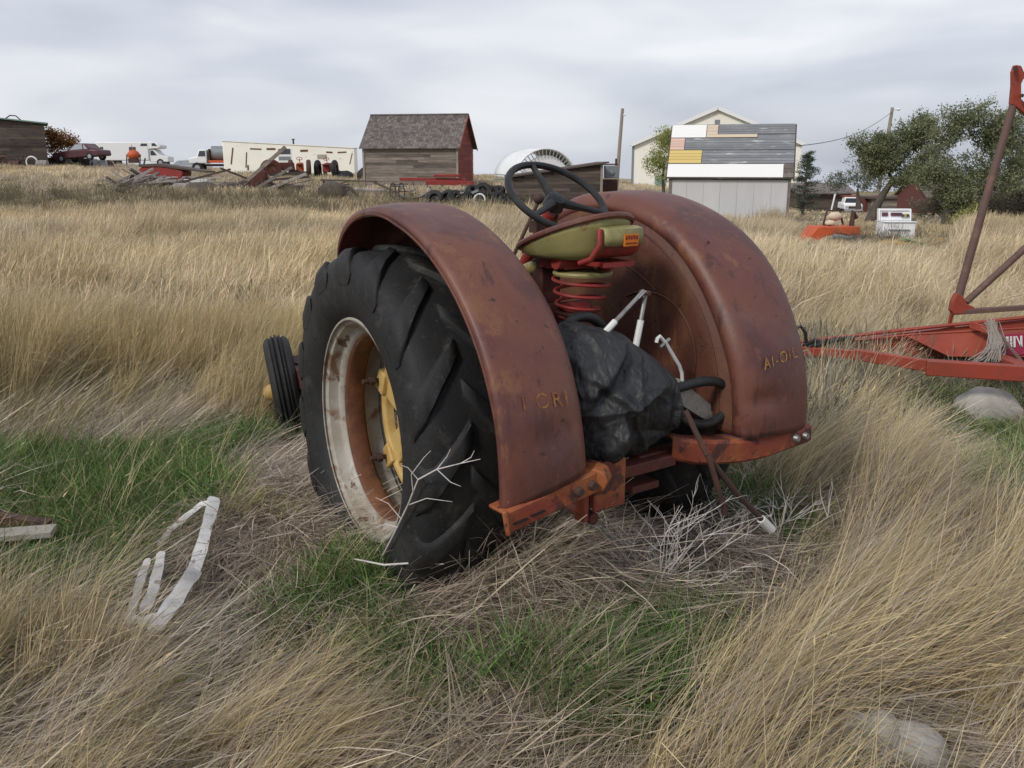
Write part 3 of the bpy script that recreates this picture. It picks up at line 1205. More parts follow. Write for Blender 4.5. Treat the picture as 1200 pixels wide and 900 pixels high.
MT['trailer'] = M('cream_trailer_sheet', (.93, .91, .82), .6, layers=[((.86, .84, .74), .5, .45, .7), ((.22, .10, .06), 1.3, .66, .70, (1, 1, 1.6))])
MT['greysteel'] = M('pale_grey_sheet', (.56, .56, .57), .6, layers=[((.50, .50, .51), .9, .45, .7, (1, 1, .2))])
MT['roofgrey'] = M('roof_grey_planks', (.20, .21, .225), .7, layers=[((.27, .28, .29), 1.4, .50, .70, (1, 3, 3)), ((.55, .56, .56), 2.2, .60, .68, (.6, 4, 4))], tint=.18)
MT['roofwhite'] = M('roof_white_sheet', (.80, .80, .78), .6)
MT['roofpink'] = M('roof_pink_planks', (.62, .44, .36), .7, tint=.08)
MT['roofyel'] = M('roof_yellow_planks', (.62, .47, .17), .7, tint=.08)
MT['roofbeige'] = M('roof_beige_plank', (.60, .50, .38), .7)
MT['whitemetal'] = M('white_metal', (.78, .79, .80), .45)
MT['glass'] = M('dark_window', (.05, .06, .075), .15, spec=.6)
MT['litglass'] = M('pale_window', (.38, .42, .47), .15, spec=.6)
MT['greentrim'] = M('green_roof_edge', (.20, .30, .27), .6)
MT['maroon'] = M('maroon_car_paint', (.10, .035, .045), .3, layers=[((.06, .03, .035), 2, .5, .7)])
MT['silver'] = M('silver_paint', (.42, .44, .47), .35, .4)
MT['tank'] = M('grey_tank', (.23, .25, .27), .5, .3)
MT['log'] = M('grey_timber', (.30, .27, .25), .85, layers=[((.14, .12, .11), 2, .45, .7, (1, 6, 6)), ((.31, .29, .27), 4, .58, .76, (1, 6, 6))], tint=.4, stretch=(1, 6, 6))
MT['bark'] = M('bark', (.085, .068, .058), .9, layers=[((.14, .12, .10), 5, .5, .7, (3, 3, .6))], bump=.5, bscale=12)
MT['concrete'] = M('pale_slab', (.42, .36, .33), .85, layers=[((.34, .29, .26), 2, .45, .7)])
MT['stone'] = M('field_stone', (.36, .32, .28), .85, layers=[((.25, .215, .19), 5, .42, .66), ((.50, .46, .42), 9, .56, .74), ((.16, .14, .11), 22, .64, .74)], bump=.7, bscale=18)
MT['palestone'] = M('pale_stone', (.40, .38, .35), .8, layers=[((.32, .30, .27), 6, .45, .66), ((.52, .50, .47), 13, .58, .74), ((.20, .20, .15), 24, .62, .72)], bump=.5, bscale=24)
MT['green_sheet'] = M('green_sheet', (.26, .40, .20), .5)
MT['yellow_sheet'] = M('yellow_sheet', (.52, .30, .03), .55, layers=[((.36, .19, .03), 4, .5, .7)])
MT['cottage'] = M('red_brown_siding', (.13, .045, .04), .85, tint=.25)
MT['pole'] = M('pole_wood', (.30, .255, .21), .85, layers=[((.20, .17, .14), 3, .45, .7, (4, 4, .5))])


def boards(mb, p0, u, width, h, bh=.16, thick=.03, n_out=(0, -1, 0), top=None, seed=1, gap=.01):
    """horizontal boards on a wall: p0 low corner, u along; top(t) gives the height at fraction t"""
    rg = random.Random(seed)
    u = Vector(u).normalized()
    nrm = Vector(n_out)
    z = 0.0
    while z < h - .02:
        hh = min(bh, h - z)
        a = 0.0
        while a < width - .01:
            L = min(rg.uniform(1.2, 3.6), width - a)
            if width - a - L < .5:
                L = width - a
            lo, hi = a, a + L
            if top:                       # clip a gable: keep the part below the roof line
                ts = [t for t in np.linspace(lo / width, hi / width, 9) if top(t) > z + hh * .6]
                if not ts:
                    a += L
                    continue
                lo, hi = min(ts) * width, max(ts) * width
            c = Vector(p0) + u * ((lo + hi) / 2) + Vector((0, 0, z + hh / 2)) + nrm * rg.uniform(0, .008)
            if hi - lo > .05:
                mb.bar(c - u * (hi - lo) / 2, c + u * (hi - lo) / 2, thick, hh - gap, tint=rg.random())
            a += L
        z += bh
    return mb


def gable_mesh(w, d, h, rise):
    """solid core of a gabled shed; ridge along X"""
    m_ = MB()
    m_.prism([(-d / 2, 0), (d / 2, 0), (d / 2, h), (0, h + rise), (-d / 2, h)], -w / 2, w / 2, 'X')
    return m_


# red gabled barn -----------------------------------------------------
c = spot(493, 55)
c.z -= .15
BW, BD, BH, BR = 5.45, 4.2, 2.45, 1.75
barn = thing("barn", "small weathered board barn with grey shingle roof and red gable end", "barn", c, R(-10))
keep(c.x - 3.3, c.y - 2.4, c.x + 3.3, c.y + 2.4)
g_ = gable_mesh(BW - .1, BD - .1, BH, BR)
g_.build("wall", MT['boards_dk'], barn, smooth=0)
m_ = MB()
boards(m_, (-BW / 2, -BD / 2, 0), (1, 0, 0), BW, BH - .12, .15, .04, (0, -1, 0), seed=3)
m_.build("board_siding", MT['boards'], barn, smooth=0)
m_ = MB()
boards(m_, (BW / 2, -BD / 2, 0), (0, 1, 0), BD, BH + BR, .15, .04, (1, 0, 0), top=lambda t: BH + BR * (1 - abs(2 * t - 1)), seed=4)
m_.build("gable_siding", MT['barnred'], barn, smooth=0)
m_ = MB()
m_.box((0, -BD / 2 - .03, BH - .07), (BW + .1, .05, .13))
m_.build("red_fascia", MT['barnred'], barn)
for sx in (BW / 2 + .03, -BW / 2 - .02):
    m_ = MB()
    m_.box((sx, -BD / 2 - .03, BH / 2), (.11, .09, BH))
    m_.build("corner_board", MT['pole'], barn)
m_ = MB()
rg = random.Random(5)
sl = math.hypot(BD / 2 + .25, BR * (BD / 2 + .25) / (BD / 2))
dv = Vector((0, BD / 2 + .25, BR * (BD / 2 + .25) / (BD / 2))).normalized()
eave = Vector((0, -BD / 2 - .25, BH + BR - dv.z * sl))
for i in range(17):
    for k in range(34):
        a0 = -BW / 2 - .22 + k * (BW + .44) / 34
        wd = (BW + .44) / 34
        p = eave + dv * (sl * (i + .5) / 17)
        m_.box((a0 + wd / 2, p.y, p.z + .03 + .012 * rg.random()), (wd - .01, sl / 17 * 1.15, .02), (math.atan2(dv.z, dv.y), 0, 0), tint=rg.random())
m_.box((0, BD / 4 + .10, BH + BR / 2 - .05), (BW + .44, sl, .05), (-math.atan2(dv.z, dv.y), 0, 0))
m_.box((0, 0, BH + BR + .03), (BW + .46, .22, .05), tint=.8)
m_.build("roof", MT['shingle'], barn, smooth=0)
m_ = MB()
for sg in (-1, 1):
    m_.bar((BW / 2 + .235, sg * (BD / 2 + .25), BH - .22), (BW / 2 + .235, 0, BH + BR - .02), .03, .14)
m_.build("verge_board", MT['barnred'], barn)

# leaning board lean-to -----------------------------------------------
c = spot(648, 40)
c.z -= .1
lt = thing("lean_to_shed", "dark board lean-to shed with a sloping roof and one red end wall", "shed", c, R(5))
keep(c.x - 2.4, c.y - 1.8, c.x + 2.4, c.y + 1.8)
LW, LD = 3.7, 2.4
m_ = MB()
m_.prism([(-LW / 2, 0), (LW / 2, 0), (LW / 2, 1.80), (-LW / 2, 1.28)], -LD / 2 + .05, LD / 2, 'Y')
m_.build("wall", MT['boards_dk'], lt, smooth=0)
m_ = MB()
boards(m_, (-LW / 2, -LD / 2, 0), (1, 0, 0), LW, 1.80, .14, .04, (0, -1, 0), top=lambda t: 1.28 + .52 * t, seed=8)
m_.build("board_siding", MT['boards_dk'], lt, smooth=0)
m_ = MB()
m_.box((LW / 2 + .03, 0, .9), (.05, LD, 1.75))
m_.build("end_wall", MT['barnred'], lt)
m_ = MB()
m_.box((LW / 2 + .03, -LD / 2 - .04, .9), (.10, .06, 1.80))
m_.build("corner_board", MT['pole'], lt)
m_ = MB()
m_.box((.08, 0, 1.60), (LW + .5, LD + .4, .06), (0, -math.atan2(.52, LW), 0))
m_.build("roof", MT['boards_dk'], lt)
# black machine behind it
c = spot(712, 41.5)
mc = thing("machine_cab", "dark machine cab with tank standing behind the lean-to beside the pole", "machine", c, 0)
m_ = MB()
m_.box((0, 0, .55), (.75, 1.0, 1.1))
m_.box((-.1, 0, 1.75), (.95, 1.1, .06))
m_.tube([(-.3, .3, .9), (-.3, .3, 1.76)], .05, 6)
m_.tube([(.3, -.3, 1.7), (.3, -.3, 2.0)], .05, 8)
m_.build("cab_body", MT['iron'], mc, bevel=.04)
m_ = MB()
m_.box((.10, -.1, 1.42), (.55, .9, .55))
m_.tube([(.1, -.58, 1.40), (.1, -.62, 1.40)], .10, 12)
m_.build("grey_tank", MT['tank'], mc, bevel=.08)

# white arched hut -----------------------------------------------------
c = spot(625, 80)
q_ = thing("arched_hut", "white ribbed arched metal hut behind the lean-to shed", "hut", c, R(14))
m_ = MB()
RQ = 2.6
prof = []
for k in range(25):
    a = math.pi * k / 24
    prof.append((RQ * math.cos(a), RQ * math.sin(a)))
rows = [[(x_, y_, z_) for x_, z_ in prof] for y_ in (-4, -2, 0, 2, 4)]
m_.grid(rows)
m_.build("arch_shell", MT['whitemetal'], q_, smooth=60, solid=.05)
for y_ in (-4.0, -3.0, -2.0, -1.0, 0):
    m_ = MB()
    m_.tube([(x_ * 1.02, y_, z_ * 1.02) for x_, z_ in prof], .06, 6)
    m_.build("arch_rib", MT['whitemetal'], q_)
m_ = MB()
m_.prism([(x_ * .82, z_ * .82) for x_, z_ in prof], -3.80, -3.75, 'Y')
m_.build("end_wall", MT['whitemetal'], q_, smooth=0)
for k in range(1, 24):
    a = math.pi * k / 24
    m_ = MB()
    m_.bar((RQ * .80 * math.cos(a), -3.95, RQ * .80 * math.sin(a)), (RQ * math.cos(a), -4.0, RQ * math.sin(a)), .07, .06, up=(0, 1, 0))
    m_.build("end_spoke", MT['silver'], q_)
c = spot(592, 60)
m_ = MB()
m_.box((0, 0, .35), (1.5, .8, .10))
m_.box((-.3, 0, .62), (.8, .6, .05), (0, .1, 0))
for sx in (-.6, .6):
    m_.tube([(sx, -.3, 0), (sx, -.3, .35)], .04, 6)
o = m_.build("boat_trailer", MT['greentrim'], None, bevel=.02)
o.location = c
tag(o, "low green topped trailer parked in the grass left of the lean-to", "trailer")

# utility pole and wire ------------------------------------------------
c = spot(722, 60)
pl = thing("utility_pole", "bare leaning wooden utility pole beside the white barn", "pole", c)
m_ = MB()
m_.tube([(0, 0, -.2), (.13, 0, 2.6), (.27, 0, 5.15)], [.13, .115, .10], 10)
m_.build("post", MT['pole'], pl)
m_ = MB()
m_.tube([(.30, -.12, 4.75), (.48, -.12, 4.75)], .05, 8)
m_.build("insulator", MT['whitemetal'], pl)
c = spot(1033, 62)
pl = thing("utility_pole", "pale utility pole rising behind the willow crowns with a lamp arm", "pole", c)
hh = level(126, 62) - c.z
m_ = MB()
m_.tube([(-.5, 0, -.2), (.05, 0, hh)], [.14, .10], 10)
m_.build("post", MT['pole'], pl)
m_ = MB()
m_.tube([(.05, 0, hh - .15), (.35, -.1, hh - .08)], .05, 8)
m_.ball((.42, -.1, hh - .12), (.12, .12, .09), 10, 6)
m_.build("lamp_arm", MT['whitemetal'], pl)
pt = Vector((c.x + .02, c.y, c.z + hh - .3))
a0 = Vector((spot(925, 30).x, 31.5, level(173, 31.5)))
m_ = MB()
m_.tube([a0.lerp(pt, t) - Vector((0, 0, .5 * math.sin(math.pi * t))) for t in np.linspace(0, 1, 14)], .014, 5)
tag(m_.build("power_line", MT['iron'], None), "thin overhead wire from the patched roof to the far pole", "wire")

# big white barn --------------------------------------------------------
c = spot(836, 75)
c.z -= .3
wb_ = thing("white_barn", "large plain white gabled barn behind the shed with patched roof", "barn", c, R(-13))
keep(c.x - 7, c.y - 1, c.x + 7, c.y + 14)
eh, pk = level(168, 75) - c.z, level(127, 75) - c.z
m_ = MB()
m_.prism([(-6.6, 0), (6.6, 0), (6.6, eh), (0, pk), (-6.6, eh)], 0, 12, 'Y')
m_.build("wall", MT['whitewall'], wb_, smooth=0)
m_ = MB()
for sg in (-1, 1):
    m_.bar((sg * 6.75, -.25, eh - .10), (0, -.25, pk + .02), .10, .22)
    m_.grid([[(sg * 6.9, -.3, eh - .12), (sg * 6.9, 12.3, eh - .12)], [(0, -.3, pk + .05), (0, 12.3, pk + .05)]])
m_.build("roof", MT['whitemetal'], wb_, solid=.08, smooth=0)
m_ = MB()
m_.box((0, -.03, pk - 1.05), (.38, .06, .38))
m_.build("vent", MT['tank'], wb_)
m_ = MB()
m_.box((-6.62, -.02, eh / 2), (.16, .10, eh))
m_.build("corner_trim", MT['tank'], wb_)
m_ = MB()
m_.box((-4.3, -.03, 1.5), (.9, .06, .9))
m_.build("window", MT['greentrim'], wb_)

# patched roof shed ------------------------------------------------------
SD = 31.0
c = spot(853, SD)
c.z = min(hz(c.x, SD), c.z) - .12
ps = thing("patched_shed", "pale grey shed whose steep roof is patched white, yellow, pink and grey", "shed", c, R(-15))
SW, SDp, SH, SRr = 3.72, 2.4, 1.78, 1.50
keep(c.x - 2.1, c.y - 1.5, c.x + 2.1, c.y + 1.6)
g_ = gable_mesh(SW, SDp, SH, SRr)
g_.build("wall", MT['greysteel'], ps, smooth=0)
m_ = MB()
for k in range(7):
    m_.box((-SW / 2 + SW * (k + .5) / 7, -SDp / 2 - .006, SH / 2), (SW / 7 - .006, .012, SH - .01))
m_.build("sheet_siding", MT['greysteel'], ps, bevel=.003)
for sx in (-1, 1):
    m_ = MB()
    m_.box((sx * (SW / 2 + .01), -SDp / 2 - .02, SH / 2), (.09, .07, SH))
    m_.build("corner_board", MT['boards'], ps)
run, slope = SDp / 2 + .16, math.hypot(SDp / 2 + .16, SRr * (SDp / 2 + .16) / (SDp / 2))
dv = Vector((0, run, SRr * run / (SDp / 2))).normalized()
ev = Vector((0, -run, SH + SRr - dv.z * slope))
tl_ = math.atan2(dv.z, dv.y)
RWd = SW + .22


def roof_strip(name, mat, x0, x1, s0, s1, off=.03, n=1, tint=None, seed=1):
    """boards on the front slope between fractions s0..s1 up the slope and x0..x1 along"""
    m2 = MB()
    r_ = random.Random(seed)
    nv = Vector((0, -dv.z, dv.y))
    for k in range(n):
        a, b2 = s0 + (s1 - s0) * k / n, s0 + (s1 - s0) * (k + 1) / n
        p = ev + dv * (slope * (a + b2) / 2) + nv * (off + .004 * r_.random())
        m2.box(((x0 + x1) / 2 * RWd, p.y, p.z), ((x1 - x0) * RWd, slope * (b2 - a) - .008, .025), (tl_, 0, 0), tint=r_.random() if tint is None else tint)
    return m2.build(name, mat, ps, smooth=0)


m_ = MB()
m_.grid([[(-RWd / 2, -run, ev.z), (RWd / 2, -run, ev.z)], [(-RWd / 2, 0, SH + SRr), (RWd / 2, 0, SH + SRr)], [(-RWd / 2, run, ev.z), (RWd / 2, run, ev.z)]])
m_.build("roof", MT['roofgrey'], ps, solid=.04, smooth=0)
roof_strip("white_eave_sheet", MT['roofwhite'], -.5, .42, .0, .24, .05)
roof_strip("eave_end", MT['shingle'], .425, .5, .0, .24, .045, 3)
roof_strip("yellow_planks", MT['roofyel'], -.5, -.235, .26, .50, .04, 4)
roof_strip("grey_planks", MT['roofgrey'], -.23, .5, .26, .50, .035, 5, seed=3)
roof_strip("pink_planks", MT['roofpink'], -.5, -.385, .51, .73, .04, 4)
roof_strip("grey_planks", MT['roofgrey'], -.38, .5, .51, .73, .035, 5, seed=4)
roof_strip("white_roof_sheet", MT['roofwhite'], -.5, -.215, .74, .985, .045)
roof_strip("beige_planks", MT['roofbeige'], -.21, .20, .74, .80, .045, 1)
roof_strip("beige_planks", MT['roofbeige'], -.21, -.12, .80, .98, .042, 3)
roof_strip("dark_planks", MT['roofgrey'], -.115, .5, .805, .985, .036, 4, seed=6, tint=.25)
m_ = MB()
for sx in (-1, 1):
    for sg in (-1, 1):
        m_.bar((sx * (RWd / 2 + .02), sg * run, ev.z - .05), (sx * (RWd / 2 + .02), 0, SH + SRr - .04), .04, .12)
m_.build("verge_board", MT['boards_dk'], ps)
m_ = MB()
m_.box((0, -SDp / 2 - .03, SH - .22), (SW + .05, .04, .06))
m_.build("eave_board", MT['boards_dk'], ps)

# left dark shed -----------------------------------------------------------
c = spot(5, 75)
c.z -= .1
ls = thing("plank_shed", "long dark brown plank shed with a thin green roof edge at far left", "shed", c, R(27))
hh = level(146, 75) - c.z
keep(c.x - 5, c.y - 3, c.x + 4, c.y + 3)
m_ = MB()
m_.prism([(-4.6, 0), (3.2, 0), (3.2, hh), (-4.6, hh + .75)], -2.4, 2.4, 'Y')
m_.build("wall", MT['boards_dk'], ls, smooth=0)
m_ = MB()
boards(m_, (-4.6, -2.45, 0), (1, 0, 0), 7.8, hh + .75, .22, .05, (0, -1, 0), top=lambda t: hh + .75 * (1 - t), seed=12)
m_.build("plank_siding", MT['boards_dk'], ls, smooth=0)
m_ = MB()
m_.bar((-4.8, 0, hh + .86), (3.5, 0, hh + .06), 5.4, .10)
m_.build("roof", MT['greentrim'], ls)
m_ = MB()
m_.tube([(.6, -2.3, hh + .4), (.9, -2.3, hh + .62), (1.3, -2.3, hh + .60), (1.6, -2.3, hh + .3)], .05, 6)
m_.build("roof_hoop", MT['iron'], ls)

# right-hand dark sheds and red cottage --------------------------------------
c = spot(958, 58)
ds = thing("dark_shed", "low dark shed with pale patched roof behind the spruce tree", "shed", c)
t0, t1 = level(217, 58) - c.z, level(226, 58) - c.z
m_ = MB()
boards(m_, (-1.9, -1.5, 0), (1, 0, 0), 3.4, t1, .2, .05, (0, -1, 0), seed=14)
m_.box((-.2, 0, t1 / 2), (3.3, 2.9, t1))
m_.build("wall", MT['boards_dk'], ds, smooth=0)
m_ = MB()
m_.bar((-.2, -1.9, t1 + .02), (-.2, .2, t0 + .1), 3.7, .08, tint=.9)
m_.bar((-.2, 2.0, t1 + .02), (-.2, .24, t0 + .1), 3.7, .08)
m_.build("roof", MT['shingle'], ds)
m_ = MB()
m_.tube([(.05, -2.2, 0), (.28, -2.1, t1)], .05, 6)
m_.build("white_post", MT['whitemetal'], ds)
c = spot(1058, 60)
ds = thing("grey_shed", "long low grey shed with slanting brace behind the leaning willow", "shed", c)
t1 = level(232, 60) - c.z
m_ = MB()
boards(m_, (-2.6, -1.2, 0), (1, 0, 0), 4.6, t1, .22, .05, (0, -1, 0), seed=15)
m_.box((-.3, 0, t1 / 2), (4.5, 2.3, t1))
m_.build("wall", MT['boards'], ds, smooth=0)
m_ = MB()
m_.box((-.3, 0, t1 + .05), (5, 2.8, .12))
m_.build("roof", MT['boards_dk'], ds)
m_ = MB()
m_.tube([(-.4, -1.35, t1 + .1), (.1, -1.5, .1)], .05, 6)
m_.build("brace", MT['whitemetal'], ds)
c = spot(1093, 46)
ct = thing("cottage", "small red brown cottage with grey roof between the two willows", "cottage", c, R(-3))
t1 = level(228, 46) - c.z
keep(c.x - 2, c.y - 2, c.x + 3, c.y + 3)
m_ = MB()
m_.prism([(-2.0, 0), (2.0, 0), (2.0, t1), (0, t1 + .9), (-2.0, t1)], -1.1, 1.1, 'X')
boards(m_, (-1.1, -2.0, 0), (1, 0, 0), 2.2, t1, .18, .05, (0, -1, 0), seed=17)
m_.build("wall", MT['cottage'], ct, smooth=0)
m_ = MB()
for sg in (-1, 1):
    m_.bar((0, sg * 2.2, t1 - .08), (0, 0, t1 + .93), 2.5, .07)
m_.build("roof", MT['shingle'], ct)
for x_ in (-.45, .5):
    m_ = MB()
    m_.box((x_, -2.05, t1 * .55), (.45, .05, .55))
    m_.build("window", MT['glass'], ct)
c = spot(1172, 44)
ct = thing("brown_house", "low dark red brown house half hidden by bushes at far right", "house", c)
t1 = level(240, 44) - c.z
m_ = MB()
m_.box((0, 0, t1 / 2), (3.4, 3, t1))
boards(m_, (-1.7, -1.55, 0), (1, 0, 0), 3.4, t1, .2, .05, (0, -1, 0), seed=18)
m_.build("wall", MT['cottage'], ct, smooth=0)
m_ = MB()
for sg in (-1, 1):
    m_.bar((0, sg * 1.9, t1 - .05), (0, 0, t1 + .8), 3.8, .08)
m_.build("roof", MT['shingle'], ct)
c = spot(1195, 52)
m_ = MB()
for k in range(6):
    m_.box((-.8 + .32 * k, 0, .55), (.12, .03, 1.1))
for z_ in (.35, .85):
    m_.box((0, .03, z_), (2.0, .03, .10))
o = m_.build("picket_fence", MT['whitemetal'], None)
o.location = c
tag(o, "short pale picket fence panel at the right edge behind bushes", "fence")

# ------------------------------------------------------------------ vehicles far off
def wheel(parent, c, r, w, name="wheel"):
    t = MB()
    t.lathe([(r * .55, -w / 2), (r * .9, -w / 2), (r, -w * .3), (r, w * .3), (r * .9, w / 2), (r * .55, w / 2)], c=c, axis='Y', n=24)
    o_ = t.build(name, MT['rubber'], parent)
    t = MB()
    t.lathe([(0, -w * .42), (r * .5, -w * .42), (r * .56, -w * .3), (r * .56, w * .3), (r * .5, w * .42), (0, w * .42)], c=c, axis='Y', n=20)
    t.build("rim", MT['silver'], o_)
    return o_


def saloon(name, label, mat, loc, rz, L=4.5, rot=None, scale=1.0):
    t = thing(name, label, "car", loc, rz, rot=rot)
    b_ = MB()
    h = L / 2
    b_.prism([(-h, .45), (-h + .05, .75), (-h + .9, .88), (h - 1.4, .90), (h - .1, .78), (h, .5), (h - .05, .30), (-h + .05, .30)], -.85, .85, 'Y')
    b_.build("body", mat, t, bevel=.07)
    b_ = MB()
    b_.prism([(-h + .75, .87), (-h + 1.25, 1.36), (h - 2.2, 1.40), (h - 1.35, .89)], -.72, .72, 'Y')
    b_.build("cabin", mat, t, bevel=.06)
    for sg in (-1, 1):
        for (a, b2, c2, d2) in ((-h + 1.0, -h + 1.35, h - 2.95, h - 2.95), (h - 2.85, h - 2.85, h - 2.25, h - 1.62)):
            w_ = MB()
            w_.prism([(a, .92), (b2, 1.30), (c2, 1.33), (d2, .92)], sg * .735 - .01, sg * .735 + .01, 'Y')
            w_.build("side_window", MT['litglass'], t, smooth=0)
    w_ = MB()
    w_.bar((h - 2.13, 0, 1.36), (h - 1.40, 0, .95), 1.2, .02)
    w_.build("windscreen", MT['litglass'], t)
    for sx in (-h + .85, h - .85):
        for sg in (-1, 1):
            wheel(t, (sx, sg * .78, .32), .32, .2)
    return t


# car sitting high on a scrap pile
c = spot(98, 76)
zc_ = level(187, 76)
saloon("scrap_car", "wrecked dark maroon car perched on the scrap heap by the autumn bush", MT['maroon'], (c.x, c.y, zc_ - .15), R(172), 4.3, rot=(R(0), R(4), R(180 - 12)))
heap = [("scrap_block", 66, 78, (2.2, 1.2, .75), 'iron', "dark flat metal box lying by the plank shed corner", 0),
        ("scrap_crate", 84, 79, (.9, .8, .7), 'log', "grey broken crate under the front of the wrecked car", .3),
        ("green_drum", 90, 77.5, (.4, .4, .6), 'green_sheet', "small green drum in the scrap under the wrecked car", 0),
        ("brown_crate", 101, 78, (1.6, .9, .75), 'bark', "brown rusted box propping up the middle of the wrecked car", .1),
        ("crumpled_sheet", 116, 78, (1.5, .5, .7), 'silver', "crumpled silver panel leaning below the tail of the wrecked car", .25),
        ("scrap_engine", 124, 79, (1.2, .8, .55), 'iron', "dark lump of scrap iron at the right end of the car heap", -.2),
        ("white_sack", 85, 77, (.5, .4, .22), 'whitemetal', "white sack lying in the grass before the scrap heap", 0)]
for nm, px_, d_, s_, mk, lb, yw in heap:
    c = spot(px_, d_)
    m_ = MB()
    m_.box((0, 0, s_[2] / 2), s_, (0, R(8) * yw, yw), taper=.8)
    if nm not in ("white_sack", "green_drum"):
        m_.bar((-s_[0] * .5, -s_[1] * .4, .05), (s_[0] * .4, -s_[1] * .5, s_[2] * 1.2), .08, .08)
        m_.bar((s_[0] * .5, -s_[1] * .5, .05), (-.1, -s_[1] * .5, s_[2] * 1.1), .06, .10)
    o = m_.build(nm, MT[mk], None, bevel=.06 if nm in ("white_sack", "green_drum") else .03)
    o.location = c
    tag(o, lb, nm.split("_")[-1] if nm != "scrap_block" else "box")
rg = random.Random(31)
junk_lb = ["rusty wheel rim propped against the plank shed wall, leftmost of the scrap row", "dark drum lying under the plank shed wall second from left", "white hoop standing in the weeds before the plank shed",
           "squat grey barrel beside the white hoop below the plank shed", "tangle of thin iron under the plank shed left end"]
for k, (px_, kind) in enumerate([(6, 'rim'), (18, 'drum'), (38, 'hoop'), (50, 'drum2'), (27, 'iron')]):
    c = spot(px_, 71.5)
    m_ = MB()
    if kind in ('rim', 'hoop'):
        r_ = .42
        m_.tube([(r_ * math.cos(a), 0, r_ + r_ * math.sin(a)) for a in np.linspace(0, 2 * math.pi, 20, endpoint=False)], .05 if kind == 'hoop' else .10, 8, closed=True)
        if kind == 'rim':
            for a in np.linspace(0, math.pi, 4, endpoint=False):
                m_.tube([(-r_ * math.cos(a), 0, r_ - r_ * math.sin(a)), (r_ * math.cos(a), 0, r_ + r_ * math.sin(a))], .025, 6)
    elif kind == 'iron':
        for q in range(7):
            m_.tube([(rg.uniform(-.6, .6), rg.uniform(-.2, .2), 0), (rg.uniform(-.6, .6), rg.uniform(-.2, .2), rg.uniform(.4, 1.1))], .035, 6)
    else:
        m_.lathe([(0, -.4), (.26, -.4), (.28, -.38), (.28, -.12), (.30, -.10), (.28, -.08), (.28, .12), (.30, .14), (.28, .16), (.28, .4), (0, .4)], c=(0, 0, .28), axis='X', n=20)
    o = m_.build({'rim': "wheel_rim", 'drum': "drum", 'hoop': "hoop", 'drum2': "barrel", 'iron': "scrap_iron"}[kind], MT['whitemetal' if kind == 'hoop' else ('log' if kind == 'drum2' else 'iron')], None)
    o.location = c
    tag(o, junk_lb[k], {'rim': "wheel rim", 'drum': "drum", 'hoop': "hoop", 'drum2': "barrel", 'iron': "scrap"}[kind])

# motor home ------------------------------------------------------------
c = spot(160, 100)
zb = level(191, 100)
rv = thing("motorhome", "white motorhome with cab-over bunk parked on the skyline at left", "motorhome", (c.x, c.y, zb - .35), R(2))
m_ = MB()
m_.box((-.9, 0, 1.55), (5.4, 2.2, 1.9))
m_.prism([(1.75, 1.75), (3.0, 1.85), (3.1, 2.15), (2.5, 2.55), (1.75, 2.55)], -1.08, 1.08, 'Y')
m_.build("body", MT['whitemetal'], rv, bevel=.08)
m_ = MB()
m_.prism([(1.78, .45), (3.75, .45), (3.75, 1.0), (2.9, 1.15), (2.35, 1.74), (1.78, 1.74)], -.95, .95, 'Y')
m_.build("cab", MT['whitemetal'], rv, bevel=.06)
for (pts_, y_) in (([(1.95, 1.15), (1.95, 1.62), (2.25, 1.62), (2.6, 1.15)], -.965), ([(-.2, 1.5), (-.2, 2.0), (.5, 2.0), (.5, 1.5)], -1.115), ([(-3.2, 1.5), (-3.2, 2.0), (-2.9, 2.0), (-2.9, 1.5)], -1.115), ([(1.0, 2.1), (1.1, 2.35), (1.7, 2.35), (1.7, 2.1)], -1.115),
                   ([(2.2, 2.1), (2.2, 2.35), (2.5, 2.4), (2.75, 2.1)], -1.09)):
    m_ = MB()
    m_.prism(pts_, y_ - .01, y_ + .01, 'Y')
    m_.build("window", MT['glass'], rv, smooth=0)
for sx in (-2.2, 2.9):
    wheel(rv, (sx, -.85, .40), .40, .25)
    wheel(rv, (sx, .85, .40), .40, .25)
# orange machine before it
c = spot(158, 84)
om = thing("orange_mixer", "orange round cement mixer standing on the crest before the motorhome", "mixer", (c.x, c.y, level(193, 84)))
m_ = MB()
m_.ball((0, 0, .85), (.55, .5, .45), 14, 8)
m_.tube([(0, 0, 1.2), (-.12, 0, 1.75)], .03, 6)
m_.build("drum", MT['orange'], om)
m_ = MB()
for sx in (-.6, .6):
    m_.tube([(sx, -.3, -.1), (sx, 0, .9)], .06, 8)
m_.tube([(-.65, 0, .85), (.65, 0, .85)], .05, 8)
m_.box((0, -.1, .35), (.8, .5, .4))
m_.build("stand", MT['iron'], om)
# pale car on the crest
c = spot(222, 96)
saloon("saloon_car", "pale silver car roof showing on the skyline left of the tank truck", MT['silver'], (c.x, c.y, level(195, 96) - .75), R(5), 4.6)

# tank truck ----------------------------------------------------------------
c = spot(257, 77)
tk = thing("tank_truck", "old white cab truck carrying a grey tank on an orange bed", "truck", (c.x, c.y, hz(c.x, c.y) + .05), R(187))
m_ = MB()
m_.prism([(.75, .75), (2.15, .72), (2.2, 1.15), (1.55, 1.30), (1.35, 1.85), (.75, 1.85)], -.85, .85, 'Y')
m_.build("cab", MT['whitemetal'], tk, bevel=.08)
for sg in (-1, 1):
    m_ = MB()
    m_.prism([(.85, 1.32), (.85, 1.75), (1.28, 1.75), (1.44, 1.32)], sg * .86 - .01, sg * .86 + .01, 'Y')
    m_.build("window", MT['glass'], tk, smooth=0)
m_ = MB()
m_.tube([(-1.55, 0, 1.55), (.45, 0, 1.55)], .60, 24)
m_.tube([(-1.60, 0, 1.55), (-1.55, 0, 1.55)], [.45, .60], 24)
m_.build("tank", MT['tank'], tk)
m_ = MB()
